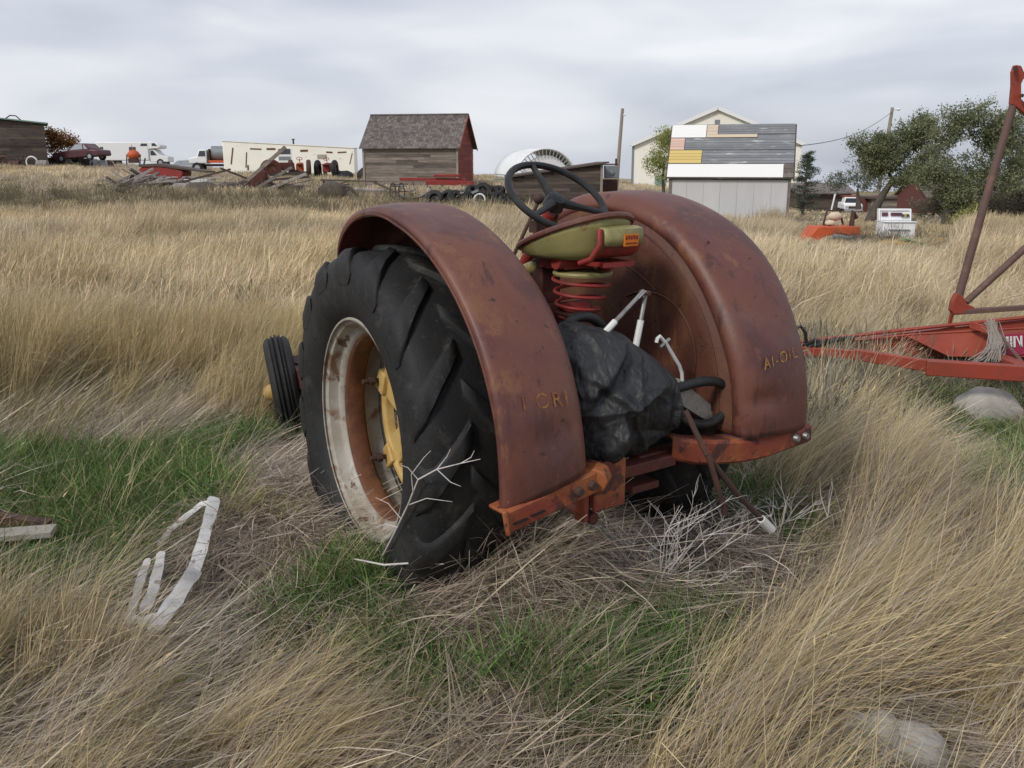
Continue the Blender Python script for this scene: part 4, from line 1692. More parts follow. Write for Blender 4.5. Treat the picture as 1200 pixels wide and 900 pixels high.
m_.box((-.55, 0, .90), (2.4, 1.7, .20))
m_.build("bed", MT['orange'], tk, bevel=.02)
m_ = MB()
m_.box((0, 0, .62), (4.0, .8, .18))
m_.box((.58, 0, 1.45), (.08, 1.5, .9))
m_.build("chassis", MT['iron'], tk)
for sx in (-1.1, 1.55):
    for sg in (-1, 1):
        wheel(tk, (sx, sg * .78, .42), .42, .26)

# cream trailer house -----------------------------------------------------
c = spot(343, 76)
c.z -= .1
th_ = thing("trailer_house", "long cream trailer house with rust streaks and one black framed window", "trailer", c, R(4))
keep(c.x - 6.5, c.y - 2, c.x + 6.5, c.y + 2)
zt0, zt1 = level(166, 76) - c.z, level(174, 76) - c.z
m_ = MB()
m_.prism([(-5.2, .20), (5.2, .05), (5.2, zt1), (-5.2, zt0)], -1.2, 1.2, 'Y')
m_.build("body", MT['trailer'], th_, bevel=.06)
m_ = MB()
m_.bar((-5.25, 0, zt0 + .03), (5.25, 0, zt1 + .03), 2.5, .06)
m_.build("roof", MT['trailer'], th_)
for (x_, z_, w_, h_, mk) in ((-.35, 1.95, .95, .42, 'glass'), (-.35, 1.42, .95, .30, 'tank')):
    m_ = MB()
    m_.box((x_, -1.215, z_), (w_, .03, h_))
    m_.build("window", MT[mk], th_)
m_ = MB()
m_.box((-.35, -1.208, 1.68), (1.10, .016, 1.02))
m_.build("window_frame", MT['whitemetal'], th_)
m_ = MB()
m_.box((2.6, -1.21, 1.55), (.75, .02, .35))
m_.build("faded_panel", MT['concrete'], th_)
m_ = MB()
m_.tube([(.2, 0, zt0 - .2), (.2, 0, zt0 + .15)], .07, 8)
m_.tube([(.2, 0, zt0 + .15), (.2, 0, zt0 + .22)], .14, 8)
m_.build("roof_vent", MT['iron'], th_)
rg = random.Random(3)
for (x_, z_, l_, w_, an) in [(-4.5, 1.6, 1.3, .10, 80), (-3.4, 1.3, 1.2, .08, 84), (-3.3, .7, .4, .12, 88), (-2.6, 2.15, .9, .10, -2), (-1.4, 2.15, .7, .14, 0), (1.2, 2.02, .6, .16, 2), (3.2, 1.9, .5, .12, -3), (4.2, 1.9, .7, .10, 3), (4.9, 1.4, .9, .06, 75)]:
    m_ = MB()
    m_.box((x_, -1.212, z_), (l_, .024, w_), (0, R(-an), 0))
    m_.build("rust_streak", MT['rimrust'], th_)


# junk tractors along the trailer ---------------------------------------------
def old_tractor(label, px_, d_, rz, tractor_mat, tyre_mat, sc=1.0):
    c_ = spot(px_, d_)
    t = thing("junk_tractor", label, "tractor", c_, rz, "rusting tractors by the trailer house")
    b_ = MB()
    b_.box((.9, 0, .85), (1.5, .45, .55), taper=.9)
    b_.box((.1, 0, .75), (.6, .5, .6))
    b_.build("body", MT[tractor_mat], t, bevel=.05)
    for sg in (-1, 1):
        w_ = MB()
        w_.lathe([(.34, -.14), (.6, -.15), (.66, -.10), (.68, 0), (.66, .10), (.6, .15), (.34, .14)], c=(0, sg * .62, .66), axis='Y', n=28)
        w_.build("rear_tyre", MT[tyre_mat], t)
        w_ = MB()
        w_.lathe([(0, -.03), (.34, -.05), (.36, .0), (.34, .05), (0, .03)], c=(0, sg * .62, .66), axis='Y', n=20)
        w_.build("rear_rim", MT['rimrust'], t)
        w_ = MB()
        w_.lathe([(0, -.05), (.30, -.07), (.32, 0), (.30, .07), (0, .05)], c=(1.7, sg * .5, .31), axis='Y', n=20)
        w_.build("front_wheel", MT['rubber'], t)
    b_ = MB()
    b_.tube([(.1 + .2 * math.cos(a), .2 * math.sin(a), 1.40 + .1 * math.cos(a)) for a in np.linspace(0, 2 * math.pi, 16, endpoint=False)], .022, 6, closed=True)
    b_.tube([(.5, 0, 1.0), (.1, 0, 1.40)], .025, 6)
    b_.tube([(-.1, 0, 1.40), (.3, 0, 1.40)], .018, 5)
    b_.build("steering_wheel", MT['red'], t)
    b_ = MB()
    b_.box((-.35, 0, 1.0), (.4, .42, .08))
    b_.build("seat", MT['iron'], t, bevel=.03)
    return t


old_tractor("rusted tractor with one bare reddish wheel left of the timber wreck", 318, 64, R(20), 'dkred', 'dkred')
old_tractor("low stripped tractor with orange rust before the cream trailer middle", 352, 66, R(100), 'orange', 'iron')
old_tractor("red tractor seen end-on between two black tyres before the trailer", 383, 67, R(88), 'red', 'rubber')
c = spot(403, 67)
m_ = MB()
m_.ball((0, 0, .18), (.75, .5, .42), 14, 8, jit=.06)
o = m_.build("tarp_lump", MT['rubber'], None)
o.location = c
tag(o, "black covered lump at the right end of the trailer house", "lump")
c = spot(428, 60)
m_ = MB()
m_.ball((0, 0, .30), (.55, .4, .62), 14, 8, jit=.05)
o = m_.build("tarp_lump", MT['rubber'], None)
o.location = c
tag(o, "black rounded lump leaning against the barn's left corner", "lump")

# red low implement before the barn
c = spot(513, 49)
im = thing("hay_rake", "long low red implement lying in the grass before the barn", "implement", c, R(3))
m_ = MB()
m_.bar((-2.0, 0, .62), (1.5, 0, .58), .12, .16)
m_.bar((-.6, -.3, .45), (1.9, -.3, .40), .10, .22)
m_.bar((-.2, 0, .8), (1.2, 0, .8), .4, .14)
m_.build("frame", MT['red'], im, bevel=.02)
for x_ in (-1.3, -.6, .2, .9, 1.6):
    m_ = MB()
    m_.tube([(x_, -.3, .5), (x_ + .12, -.35, .05)], .03, 6)
    m_.build("leg", MT['dkred'], im)

# ------------------------------------------------------------------ timber piles
LOGL = "grey weathered timber in the loose pile on the left slope"
rg = random.Random(77)
for k in range(58):
    px_ = rg.uniform(130, 206)
    d_ = rg.uniform(44.5, 47)
    c = spot(px_, d_)
    L = rg.uniform(1.1, 2.3)
    m_ = MB()
    w_ = rg.uniform(.10, .22)
    m_.bar((-L / 2, 0, 0), (L / 2, 0, 0), w_, w_ * rg.uniform(.3, .8), tint=rg.random())
    up = 1 - min(1, abs(px_ - 168) / 42)
    o = m_.build("timber", MT['log'], None)
    o.location = (c.x, c.y, c.z + .15 + .62 * up * rg.random())
    o.rotation_euler = (rg.uniform(-.2, .2), rg.choice([-1, -1, 1]) * rg.uniform(.05, .55), rg.gauss(.2, .55))
    tag(o, LOGL, "timber", "timbers in the left pile")
c = spot(197, 48)
hp = thing("combine_header", "dark red and brown machine body resting on the left timber pile", "machine", (c.x, c.y, c.z + .45), R(-8))
m_ = MB()
m_.prism([(-1.2, 0), (1.0, -.1), (1.15, .45), (.2, .75), (-.9, .80), (-1.25, .55)], -.5, .5, 'Y')
m_.build("body", MT['red'], hp, bevel=.05)
m_ = MB()
m_.prism([(-1.2, .78), (-.3, .84), (2.4, .45), (2.4, .38), (-.2, .70), (-1.2, .66)], -.56, .56, 'Y')
m_.tube([(-.9, -.55, .8), (-.8, -.55, 1.1)], .04, 6)
m_.build("cover", MT['boards_dk'], hp)
c = spot(218, 47.5)
m_ = MB()
for k, (z_, x_) in enumerate([(.15, 0), (.30, .3), (.45, -.2), (.6, .2)]):
    m_.bar((-1.6 + x_, 0, z_), (1.7 + x_, .1, z_ + .05), .3, .07, tint=.3 + .2 * k)
o = m_.build("plank_stack", MT['log'], None)
o.location = c
tag(o, "flat stack of grey planks right of the left timber pile", "planks")
c = spot(232, 46.5)
m_ = MB()
m_.box((0, 0, .3), (1.3, .6, .6), taper=.9)
m_.box((.1, -.31, .35), (.9, .03, .3))
o = m_.build("metal_trough", MT['greysteel'], None, bevel=.03)
o.location = c
tag(o, "pale grey metal trough in the grass below the tank truck", "trough")
c = spot(234, 44.5)
m_ = MB()
m_.ball((0, 0, .12), (1.0, .5, .38), 14, 8, jit=.07)
m_.ball((1.5, .2, .14), (1.0, .5, .36), 14, 8, jit=.07, seed=4)
o = m_.build("rust_heap", MT['bark'], None)
o.location = c
tag(o, "low dark brown heap of rusted sheet below the tank truck", "heap")
# timber wreck in front of the tractors
c = spot(316, 45)
for k, (x0, z0, x1, z1, y_, w_, mk) in enumerate([(-1.6, .1, .9, 2.2, -.3, .20, 'boards'), (-1.0, .0, 1.2, 1.25, -.5, .16, 'log'), (-.5, .0, 1.9, .95, -.6, .18, 'log'), (-2.2, .2, .2, 1.1, .2, .22, 'dkred'), (.0, .9, 1.8, 1.0, .1, .16, 'boards_dk'),
                                                  (.1, .65, 1.9, .8, .1, .14, 'boards_dk'), (-.3, .4, 1.6, .3, -.1, .16, 'boards_dk'), (-4.3, .55, -2.0, 1.15, .3, .12, 'boards_dk'), (-2.4, 1.2, -1.2, .7, .3, .12, 'boards_dk')]):
    m_ = MB()
    m_.bar((x0, y_, z0), (x1, y_ + .3, z1), w_, w_ * .8, tint=rg.random())
    o = m_.build("beam", MT[mk], None)
    o.location = c
    tag(o, "old beam in the leaning timber wreck beside the rusted tractor", "beam", "beams of the leaning timber wreck")
c = spot(303, 45.5)
m_ = MB()
m_.box((0, 0, .45), (1.2, .5, .9), (0, R(-35), 0))
m_.box((.3, .3, .2), (1.6, .8, .5))
o = m_.build("rusted_hopper", MT['dkred'], None, bevel=.05)
o.location = c
tag(o, "tilted reddish hopper box at the left of the timber wreck", "hopper")
# lump and slab right of it
c = spot(390, 40.5)
m_ = MB()
m_.ball((0, 0, .30), (.62, .5, .46), 16, 10, jit=.05, seed=6)
m_.tube([(.3, 0, .6), (.8, 0, .45), (1.1, .1, .05)], .07, 8)
o = m_.build("rubber_heap", MT['bark'], None)
o.location = c
tag(o, "dark brown rounded heap with a drooping strap left of the pale slab", "heap")
c = spot(408, 42)
m_ = MB()
m_.bar((-1.2, 0, .75), (1.3, .1, .68), .5, .07)
m_.bar((1.2, 0, .65), (2.6, -.2, .05), .3, .06)
m_.bar((-1.1, .1, 0), (-1.1, .1, .7), .08, .08)
o = m_.build("black_plank", MT['boards_dk'], None)
o.location = c
tag(o, "dark collapsed plank frame behind the rounded heap", "frame")
c = spot(440, 43)
m_ = MB()
m_.box((0, 0, .10), (2.4, 1.5, .30))
m_.box((-.8, .4, .3), (2.4, .8, .10), (0, .05, 0))
o = m_.build("concrete_slab", MT['concrete'], None, bevel=.03)
o.location = c
tag(o, "pale pinkish slab lying flat in the grass below the barn", "slab")

# scrap row and tyres ------------------------------------------------------------
rg = random.Random(91)
for k in range(12):
    px_ = rg.uniform(462, 548)
    c = spot(px_, rg.uniform(38.5, 40))
    m_ = MB()
    L = rg.uniform(.5, 1.3)
    if k % 3 == 0:
        pts_ = [(rg.uniform(-.5, .5), rg.uniform(-.1, .1), rg.uniform(.1, .75)) for _ in range(5)]
        m_.tube(pts_, .05, 6)
    else:
        m_.bar((-L / 2, 0, .1), (L / 2, .1, rg.uniform(.15, .6)), .16, .10, tint=rg.random())
    o = m_.build("scrap_piece", MT['log' if k % 4 else 'tank'], None)
    o.location = c
    o.rotation_euler.z = rg.uniform(-.8, .8)
    tag(o, "grey piece in the scrap row under the barn slope", "scrap", "scrap pieces in the row before the barn")
c = spot(461, 38.5)
m_ = MB()
for dx in (0, .35):
    m_.tube([(dx + .12 * math.cos(a), 0, .40 + .38 * math.sin(a)) for a in np.linspace(0, 2 * math.pi, 18, endpoint=False)], .025, 6, closed=True)
for z_ in (.1, .4, .7):
    m_.tube([(-.05, 0, z_), (.6, .1, z_ + .03)], .02, 6)
o = m_.build("iron_wheel", MT['iron'], None)
o.location = c
tag(o, "pair of thin iron wheels standing at the left end of the scrap row", "wheels")
tyre_proto = None
for k, px_ in enumerate([509, 524, 534, 544, 552, 560, 570, 578, 586, 594, 603, 566, 582, 575, 612, 556]):
    c = spot(px_, 38.6 + (.5 if k > 10 else .15 * (k % 2)))
    if tyre_proto is None:
        m_ = MB()
        m_.lathe([(.20, -.10), (.33, -.12), (.38, -.07), (.39, 0), (.38, .07), (.33, .12), (.20, .10), (.17, 0)], axis='Z', n=26, closed=True)
        o = tyre_proto = m_.build("old_tyre", MT['rubber'], None)
    else:
        o = dup(tyre_proto)
    o.location = (c.x, c.y, c.z + (.14 if k < 11 else .42) + .05 * rg.random())
    o.rotation_euler = (rg.uniform(.1, 1.3), rg.uniform(-.4, .4), rg.uniform(-.6, .6))
    tag(o, "black tyre dumped in the tyre row left of the lean-to shed", "tyre", "old tyres dumped in the row")
c = spot(562, 37.8)
m_ = MB()
m_.tube([(.22 * math.cos(a), 0, .24 + .22 * math.sin(a)) for a in np.linspace(0, 2 * math.pi, 24, endpoint=False)], .035, 8, closed=True)
o = m_.build("white_ring", MT['whitemetal'], None)
o.location = c
o.rotation_euler = (R(-15), 0, 0)
tag(o, "white ring standing against the black tyres", "ring")
c = spot(557, 33)
m_ = MB()
m_.box((0, 0, .22), (.14, .10, .48), (0, R(18), 0))
o = m_.build("marker_stake", MT['pole'], None)
o.location = c
tag(o, "short pale stake leaning in the grass below the white ring", "stake")

# more wreckage along the bank
rg = random.Random(17)
for k in range(26):
    px_ = rg.choice([rg.uniform(205, 345), rg.uniform(250, 430), rg.uniform(120, 200)])
    c = spot(px_, rg.uniform(43.5, 48))
    m_ = MB()
    L = rg.uniform(.7, 2.2)
    if k % 3 == 0:
        m_.box((0, 0, .18), (L * .6, .5, .36), (rg.uniform(-.2, .2), rg.uniform(-.3, .3), 0), taper=.8)
        m_.bar((-L * .4, -.2, .3), (L * .5, -.2, rg.uniform(.2, .7)), .09, .06)
    elif k % 3 == 1:
        m_.bar((-L / 2, 0, .08), (L / 2, .1, rg.uniform(.1, .8)), .18, .08, tint=rg.random())
        m_.bar((-L / 2.4, .1, rg.uniform(.1, .4)), (L / 2, .1, .10), .14, .08, tint=rg.random())
    else:
        m_.ball((0, 0, .14), (L * .35, .4, .30), 12, 7, jit=.08, seed=k)
        m_.bar((-L * .4, 0, .30), (L * .4, 0, .36), .08, .06)
    o = m_.build("scrap_piece", MT[('boards_dk', 'log', 'bark', 'dkred', 'iron')[k % 5]], None)
    o.location = c
    o.rotation_euler.z = rg.uniform(-.5, .5)
    tag(o, "dark scrap piece in the wreckage along the left grass bank", "scrap", "scrap pieces along the left bank")

# ------------------------------------------------------------------ right middle distance
c = spot(985, 45)
zz = level(249, 62)
c = spot(997, 54)
pk_ = thing("pickup_truck", "white pickup truck facing the camera between the shed and willow", "pickup", c, R(-8))
pk_.scale = (.68, .68, .68)
m_ = MB()
m_.box((0, 0, .75), (1.5, 1.6, .45))
m_.box((0, .9, .80), (1.5, 2.4, .55))
m_.build("body", MT['whitemetal'], pk_, bevel=.08)
m_ = MB()
m_.prism([(-.72, .95), (.72, .95), (.60, 1.55), (-.60, 1.55)], -.1, 1.0, 'Y')
m_.build("cab", MT['whitemetal'], pk_, bevel=.05)
m_ = MB()
m_.prism([(-.62, 1.03), (.62, 1.03), (.53, 1.46), (-.53, 1.46)], -.125, -.105, 'Y')
m_.build("windscreen", MT['glass'], pk_, smooth=0)
m_ = MB()
m_.box((0, -.815, .72), (.85, .04, .20))
m_.build("grille", MT['iron'], pk_)
m_ = MB()
m_.box((0, -.85, .48), (1.5, .10, .14))
m_.build("bumper", MT['silver'], pk_)
for sx in (-.58, .58):
    m_ = MB()
    m_.tube([(sx, -.80, .74), (sx, -.83, .74)], .11, 14)
    m_.build("headlight", MT['litglass'], pk_)
    for y_ in (-.35, 1.4):
        m_ = MB()
        m_.lathe([(0, -.1), (.3, -.1), (.34, 0), (.3, .1), (0, .1)], c=(sx * 1.12, y_, .33), axis='X', n=20)
        m_.build("wheel", MT['rubber'], pk_)
m_ = MB()
m_.box((-.1, .8, 1.62), (1.2, 1.1, .10))
m_.build("roof_load", MT['barnred'], pk_)
c = spot(1024, 60)
m_ = MB()
m_.prism([(-.9, 0), (.9, 0), (.9, .9), (.2, 1.3), (-.9, 1.1)], -.5, .5, 'Y')
m_.tube([(-1.3, 0, .9), (1.4, -.2, 1.25)], .06, 6)
o = m_.build("rusted_wagon", MT['cottage'], None, bevel=.04)
o.location = c
tag(o, "dull red wagon box standing right of the white pickup", "wagon")

# old kitchen range --------------------------------------------------------------
c = spot(1047, 20.5)
st_ = thing("kitchen_range", "white enamel kitchen range with tilted console dumped among dark weeds", "range", (c.x, c.y, c.z - .05), R(-4))
m_ = MB()
m_.box((0, 0, .30), (.70, .52, .62))
m_.build("body", MT['whitemetal'], st_, bevel=.02)
m_ = MB()
m_.box((0, .16, .74), (.66, .06, .24), (R(-14), 0, 0))
m_.box((0, .185, .86), (.72, .12, .05))
for sx in (-.34, .34):
    m_.box((sx, .16, .74), (.035, .14, .26), (R(-14), 0, 0))
con = m_.build("console", MT['whitemetal'], st_, bevel=.012)
m_ = MB()
m_.box((-.22, .108, .765), (.13, .02, .08), (R(-14), 0, 0))
m_.box((.03, .108, .765), (.24, .02, .07), (R(-14), 0, 0))
m_.build("dial_panel", MT['maroon'], con)
for k, (sx, mk) in enumerate([(.22, 'yellow_sheet'), (.27, 'glass'), (.16, 'glass')]):
    m_ = MB()
    m_.tube([(sx, .10, .745), (sx, .06, .735)], .035, 10)
    m_.build("knob", MT[mk], con)
m_ = MB()
m_.box((0, -.02, .615), (.72, .54, .02))
m_.build("hob", MT['whitemetal'], st_, bevel=.006)
m_ = MB()
m_.box((0, -.265, .28), (.60, .012, .40))
dr = m_.build("oven_door", MT['whitemetal'], st_, bevel=.005)
m_ = MB()
m_.tube([(-.22, -.275, .45), (-.22, -.30, .45), (.22, -.30, .45), (.22, -.275, .45)], .012, 8)
m_.build("handle", MT['silver'], dr)

# orange combine parts ----------------------------------------------------------
c = spot(972, 20.6)
og_ = thing("orange_machine", "faded orange machine hood with cream tank dumped in tall grass", "machine", c, R(4))
m_ = MB()
m_.prism([(-.75, -.05), (-.55, .30), (-.42, .46), (.55, .46), (.60, .20), (.10, .30), (-.25, .25), (-.55, -.05)], -.3, .3, 'Y')
m_.build("hood", MT['orange'], og_, bevel=.02)
m_ = MB()
m_.tube([(-.10, -.2, .47), (-.10, .2, .47), (-.02, .25, .78), (.28, .25, .78), (.36, .2, .47)], .025, 6)
m_.tube([(.42, -.1, .46), (.45, -.1, .78), (.52, -.1, .62)], .06, 8)
m_.build("frame_tube", MT['iron'], og_)
m_ = MB()
m_.ball((.14, .15, .66), (.17, .10, .10), 12, 8)
m_.ball((-.05, -.05, .52), (.12, .10, .07), 12, 8)
m_.build("cream_tank", MT['roofbeige'], og_)
m_ = MB()
for k in range(5):
    m_.tube([(-.45 + .2 * k, -.36, .05), (-.25 + .22 * k, -.40, .12 + .04 * k), (.1 + .2 * k, -.42, -.02)], .018, 6)
m_.build("bent_pipe", MT['rimrust'], og_)
m_ = MB()
m_.tube([(-.1, -.38, .26), (.2, -.42, .22), (.6, -.42, .24), (.75, -.4, .18)], .05, 8)
m_.build("green_pipe", MT['tank'], og_)
c = spot(938, 20.4)
m_ = MB()
m_.box((0, 0, .06), (.6, .35, .10), (0, .1, .2), taper=.8)
o = m_.build("sheet_metal", MT['greysteel'], None, bevel=.02)
o.location = c
tag(o, "pale crumpled panel at the left end of the orange machine", "panel")
c = spot(1012, 20.2)
m_ = MB()
m_.ball((0, 0, .06), (.5, .3, .17), 14, 8, jit=.05)
o = m_.build("grey_heap", MT['log'], None)
o.location = c
tag(o, "flat grey heap between the orange machine and the kitchen range", "heap")
c = spot(1047, 19.3)
m_ = MB()
m_.prism([(-.30, 0), (.30, -.02), (.30, .13), (.10, .19), (-.20, .18)], -.25, .25, 'Y')
o = m_.build("yellow_shield", MT['yellow_sheet'], None, bevel=.02)
o.location = c
tag(o, "yellow metal shield lying in front of the kitchen range", "shield")
c = spot(1076, 19.4)
m_ = MB()
m_.bar((-.35, 0, .22), (.38, 0, .06), .40, .02)
m_.bar((-.35, 0, .19), (.0, 0, .05), .30, .02)
o = m_.build("green_sheet_metal", MT['green_sheet'], None)
o.location = c
tag(o, "pale green metal panel tilted beside the yellow shield", "panel")
c = spot(1097, 19.6)
m_ = MB()
m_.bar((-.14, 0, .02), (.05, 0, .16), .10, .05)
m_.box((.08, 0, .16), (.06, .08, .12))
o = m_.build("yellow_bracket", MT['yellow_sheet'], None, bevel=.01)
o.location = c
tag(o, "small yellow bracket right of the green panel", "bracket")
c = spot(951, 29)
m_ = MB()
m_.tube([(-.32, 0, .12), (.34, -.1, .03)], .025, 8)
o = m_.build("fallen_pole", MT['pole'], None)
o.location = c
tag(o, "short pale pole lying in the grass before the spruce", "pole")
# rusted harrow frame at right
c = spot(1166, 17.5)
hr = thing("harrow_frame", "dark rusted beam with two upright prongs in the right grass", "implement", c, R(-6))
m_ = MB()
m_.tube([(-.32, 0, .10), (-.1, -.02, .08), (.32, 0, .10)], [.05, .07, .05], 8)
m_.ball((.1, -.05, .02), (.2, .12, .10), 10, 6, jit=.05)
m_.build("beam", MT['bark'], hr)
for (x0, x1) in ((-.30, -.14), (.22, .34)):
    m_ = MB()
    m_.tube([(x0, 0, .10), (x1, .02, .30)], [.035, .022], 8)
    m_.build("prong", MT['iron'], hr)

# ------------------------------------------------------------------ trees and shrubs
def leaf_material(name, col, col2, trans=.3):
    mt, nd, ln, bs = mat_nodes(name)
    at = nd.new("ShaderNodeAttribute")
    at.attribute_name = "tint"
    c_ = mixc(nd, ln, at.outputs["Fac"], col, col2)
    ln.new(c_, bs.inputs["Base Color"])
    bs.inputs["Roughness"].default_value = .6
    bs.inputs["Specular IOR Level"].default_value = .25
    tr = nd.new("ShaderNodeBsdfTranslucent")
    ln.new(c_, tr.inputs["Color"])
    mx = nd.new("ShaderNodeMixShader")
    mx.inputs[0].default_value = trans
    ln.new(bs.outputs[0], mx.inputs[1])
    ln.new(tr.outputs[0], mx.inputs[2])
    ln.new(mx.outputs[0], nd["Material Output"].inputs[0])
    return mt


def leaves(pts, per, spread, lw, ll, mat, parent, seed, droop=.3, tint_fn=None):
    g = np.random.default_rng(seed)
    P = np.repeat(np.array(pts, float), per, 0)
    n = len(P)
    P = P + g.normal(0, spread, (n, 3)) * np.array([1, 1, .8])
    d = g.normal(0, 1, (n, 3))
    d[:, 2] -= droop
    d /= np.linalg.norm(d, axis=1, keepdims=True)
    a = g.normal(0, 1, (n, 3))
    s_ = np.cross(d, a)
    s_ /= np.linalg.norm(s_, axis=1, keepdims=True) + 1e-6
    L = ll * g.uniform(.6, 1.3, (n, 1))
    W = lw * g.uniform(.6, 1.3, (n, 1))
    V = np.stack([P, P + d * L * .5 + s_ * W, P + d * L, P + d * L * .5 - s_ * W], 1).reshape(-1, 3)
    F = np.arange(n * 4).reshape(-1, 4)
    me = bpy.data.meshes.new("crown")
    me.from_pydata(V.tolist(), [], F.tolist())
    at = me.attributes.new("tint", 'FLOAT', 'FACE')
    tn = np.clip(g.normal(.5, .22, n), 0, 1)
    if tint_fn is not None:
        tn = np.clip(tn + tint_fn(P), 0, 1)
    at.data.foreach_set("value", tn.astype(np.float32))
    me.materials.append(mat)
    o = bpy.data.objects.new("crown", me)
    COL.objects.link(o)
    o.parent = parent
    return o


def tree(name, label, cat, loc, trunk, lobes, npts, per, spread, lw, ll, mat, seed, r0=.14, twig=.010, bark='bark', holes=.25, group=None, droop=.3, stray=.0):
    """trunk: list of points; lobes: (centre, radii) of the leafy masses"""
    t = thing(name, label, cat, loc, 0, group)
    g = random.Random(seed)
    tb = MB()
    n = len(trunk)
    tb.tube(trunk, [r0 * (1 - .55 * k / max(1, n - 1)) * (1.35 if k == 0 else 1) for k in range(n)], 10)
    nodes = [(Vector(p), r0 * .45) for p in trunk[1:]]
    pts = []
    while len(pts) < npts:
        c_, r_ = g.choice(lobes)
        d_ = Vector((g.gauss(0, 1), g.gauss(0, 1), g.gauss(0, 1)))
        d_.normalize()
        q = g.random() ** .45 * (1 + stray * g.random() ** 3)
        p = Vector((c_[0] + d_.x * r_[0] * q, c_[1] + d_.y * r_[1] * q, c_[2] + d_.z * r_[2] * q))
        if float(fbm(p.x * 1.0, p.z * 1.0 + p.y * .6, 3.4, seed)) < -1 + 2 * holes - .35:
            continue
        pts.append(p)
    top = Vector(trunk[-1])
    pts.sort(key=lambda p: (p - top).length)
    for p in pts:
        best, bd = None, 1e9
        for nd_, rr in nodes:
            d_ = (nd_ - p).length + (0.4 * max(0, nd_.z - p.z))
            if d_ < bd:
                best, bd, br = nd_, d_, rr
        mid = best.lerp(p, .5) + Vector((g.uniform(-.06, .06), g.uniform(-.06, .06), .05 * bd))
        r1 = max(twig * .6, br * .72)
        tb.tube([best, mid, p], [max(twig, br * .85), r1, twig * .5], 5, cap=False)
        nodes.append((mid, r1))
        nodes.append((p, max(twig * .6, r1 * .6)))
    tb.build("trunk", MT[bark], t, smooth=60)
    leaves(pts, per, spread, lw, ll, mat, t, seed, droop)
    return t


LM_willow = leaf_material("willow_leaves", (.095, .115, .060), (.31, .325, .185))
LM_pale = leaf_material("pale_green_leaves", (.19, .23, .06), (.46, .48, .17))
LM_gray = leaf_material("grey_green_leaves", (.075, .092, .065), (.21, .225, .165))
LM_dry = leaf_material("brown_grey_leaves", (.11, .10, .07), (.27, .24, .165))
LM_spruce = leaf_material("spruce_needles", (.035, .052, .034), (.12, .145, .090), .1)
LM_autumn = leaf_material("autumn_leaves", (.17, .045, .035), (.38, .22, .04))


def rel(px, py, d, o):
    p = pp(px, py, d)
    return tuple(p - o)


def pp(px, py, d):
    vx = (px - 600) / FPX
    vy = _cp - (py - 450) / FPX * _sp
    return Vector((vx / vy * d, d, level(py, d)))


c = spot(1021, 30)
q = 30.0
tree("willow_tree", "dark leaning willow with a bent trunk behind the kitchen range", "tree", c,
     [rel(1020, 262, q, c), rel(1026, 244, q, c), rel(1036, 226, q, c), rel(1046, 212, q, c)],
     [(rel(1042, 186, q, c), (.75, .7, .8)), (rel(1068, 172, q + .3, c), (.95, .8, .85)), (rel(1072, 196, q - .3, c), (.9, .8, .7)), (rel(1022, 172, q, c), (.75, .6, .45)),
      (rel(1075, 150, q, c), (.55, .5, .5)), (rel(1048, 205, q - .2, c), (.6, .6, .4)), (rel(1030, 190, q, c), (.5, .5, .6))],
     460, 60, .10, .019, .085, LM_willow, 5, r0=.17, holes=.47, stray=.25)
c = spot(1114, 27)
q = 27.0
tree("willow_tree", "tall loose willow with a thick upright trunk near the right edge", "tree", c,
     [rel(1114, 274, q, c), rel(1113, 250, q, c), rel(1116, 228, q, c), rel(1122, 205, q, c)],
     [(rel(1112, 160, q, c), (.65, .6, .75)), (rel(1138, 148, q, c), (.55, .5, .7)), (rel(1100, 205, q - .3, c), (.65, .6, .55)), (rel(1132, 200, q + .3, c), (.8, .7, .8)), (rel(1160, 165, q, c), (.6, .5, .6)),
      (rel(1176, 150, q + .2, c), (.45, .45, .5)), (rel(1165, 215, q, c), (.75, .6, .45)), (rel(1120, 230, q - .5, c), (.45, .4, .35)), (rel(1185, 190, q + .4, c), (.5, .5, .6))],
     560, 56, .10, .019, .085, LM_willow, 9, r0=.24, holes=.53, stray=.3)
c = spot(1203, 33)
q = 33.0
tree("willow_tree", "grey green willow cut by the right edge behind the leaning pole", "tree", c,
     [rel(1205, 262, q, c), rel(1204, 230, q, c), rel(1205, 200, q, c)],
     [(rel(1200, 170, q, c), (.7, .6, .9)), (rel(1222, 165, q, c), (1.0, .7, 1.1)), (rel(1215, 200, q, c), (.9, .7, .7))],
     260, 44, .12, .019, .09, LM_gray, 12, r0=.16, holes=.4, stray=.2)
for k, (px_, d_, w_, h_, lb) in enumerate([(1150, 30, .9, .75, "brown grey bush below the tall willow crown"), (1185, 29, .8, .85, "brown grey bush at the right edge before the brown house"), (1165, 31, 1.0, 1.15, "tall grey brown bush behind the two low bushes at right"), (1092, 33, .8, .7, "grey brown bush in front of the red cottage"),
                                          (1128, 26.2, .38, .55, "small yellowish sapling growing against the tall willow trunk")]):
    c = spot(px_, d_)
    tree("bush", lb, "bush", c, [(0, 0, -.05), (.02, 0, h_ * .35)], [((0, 0, h_ * .70), (w_, w_ * .7, h_ * .55)), ((w_ * .4, 0, h_ * .95), (w_ * .6, w_ * .5, h_ * .45))],
         60 if lb.startswith('small') else 150, 28, .10, .017, .07, LM_pale if lb.startswith('small') else LM_dry, 20 + k, r0=.05, twig=.008, holes=.3, stray=.3)
c = spot(1005, 42)
q = 42.0
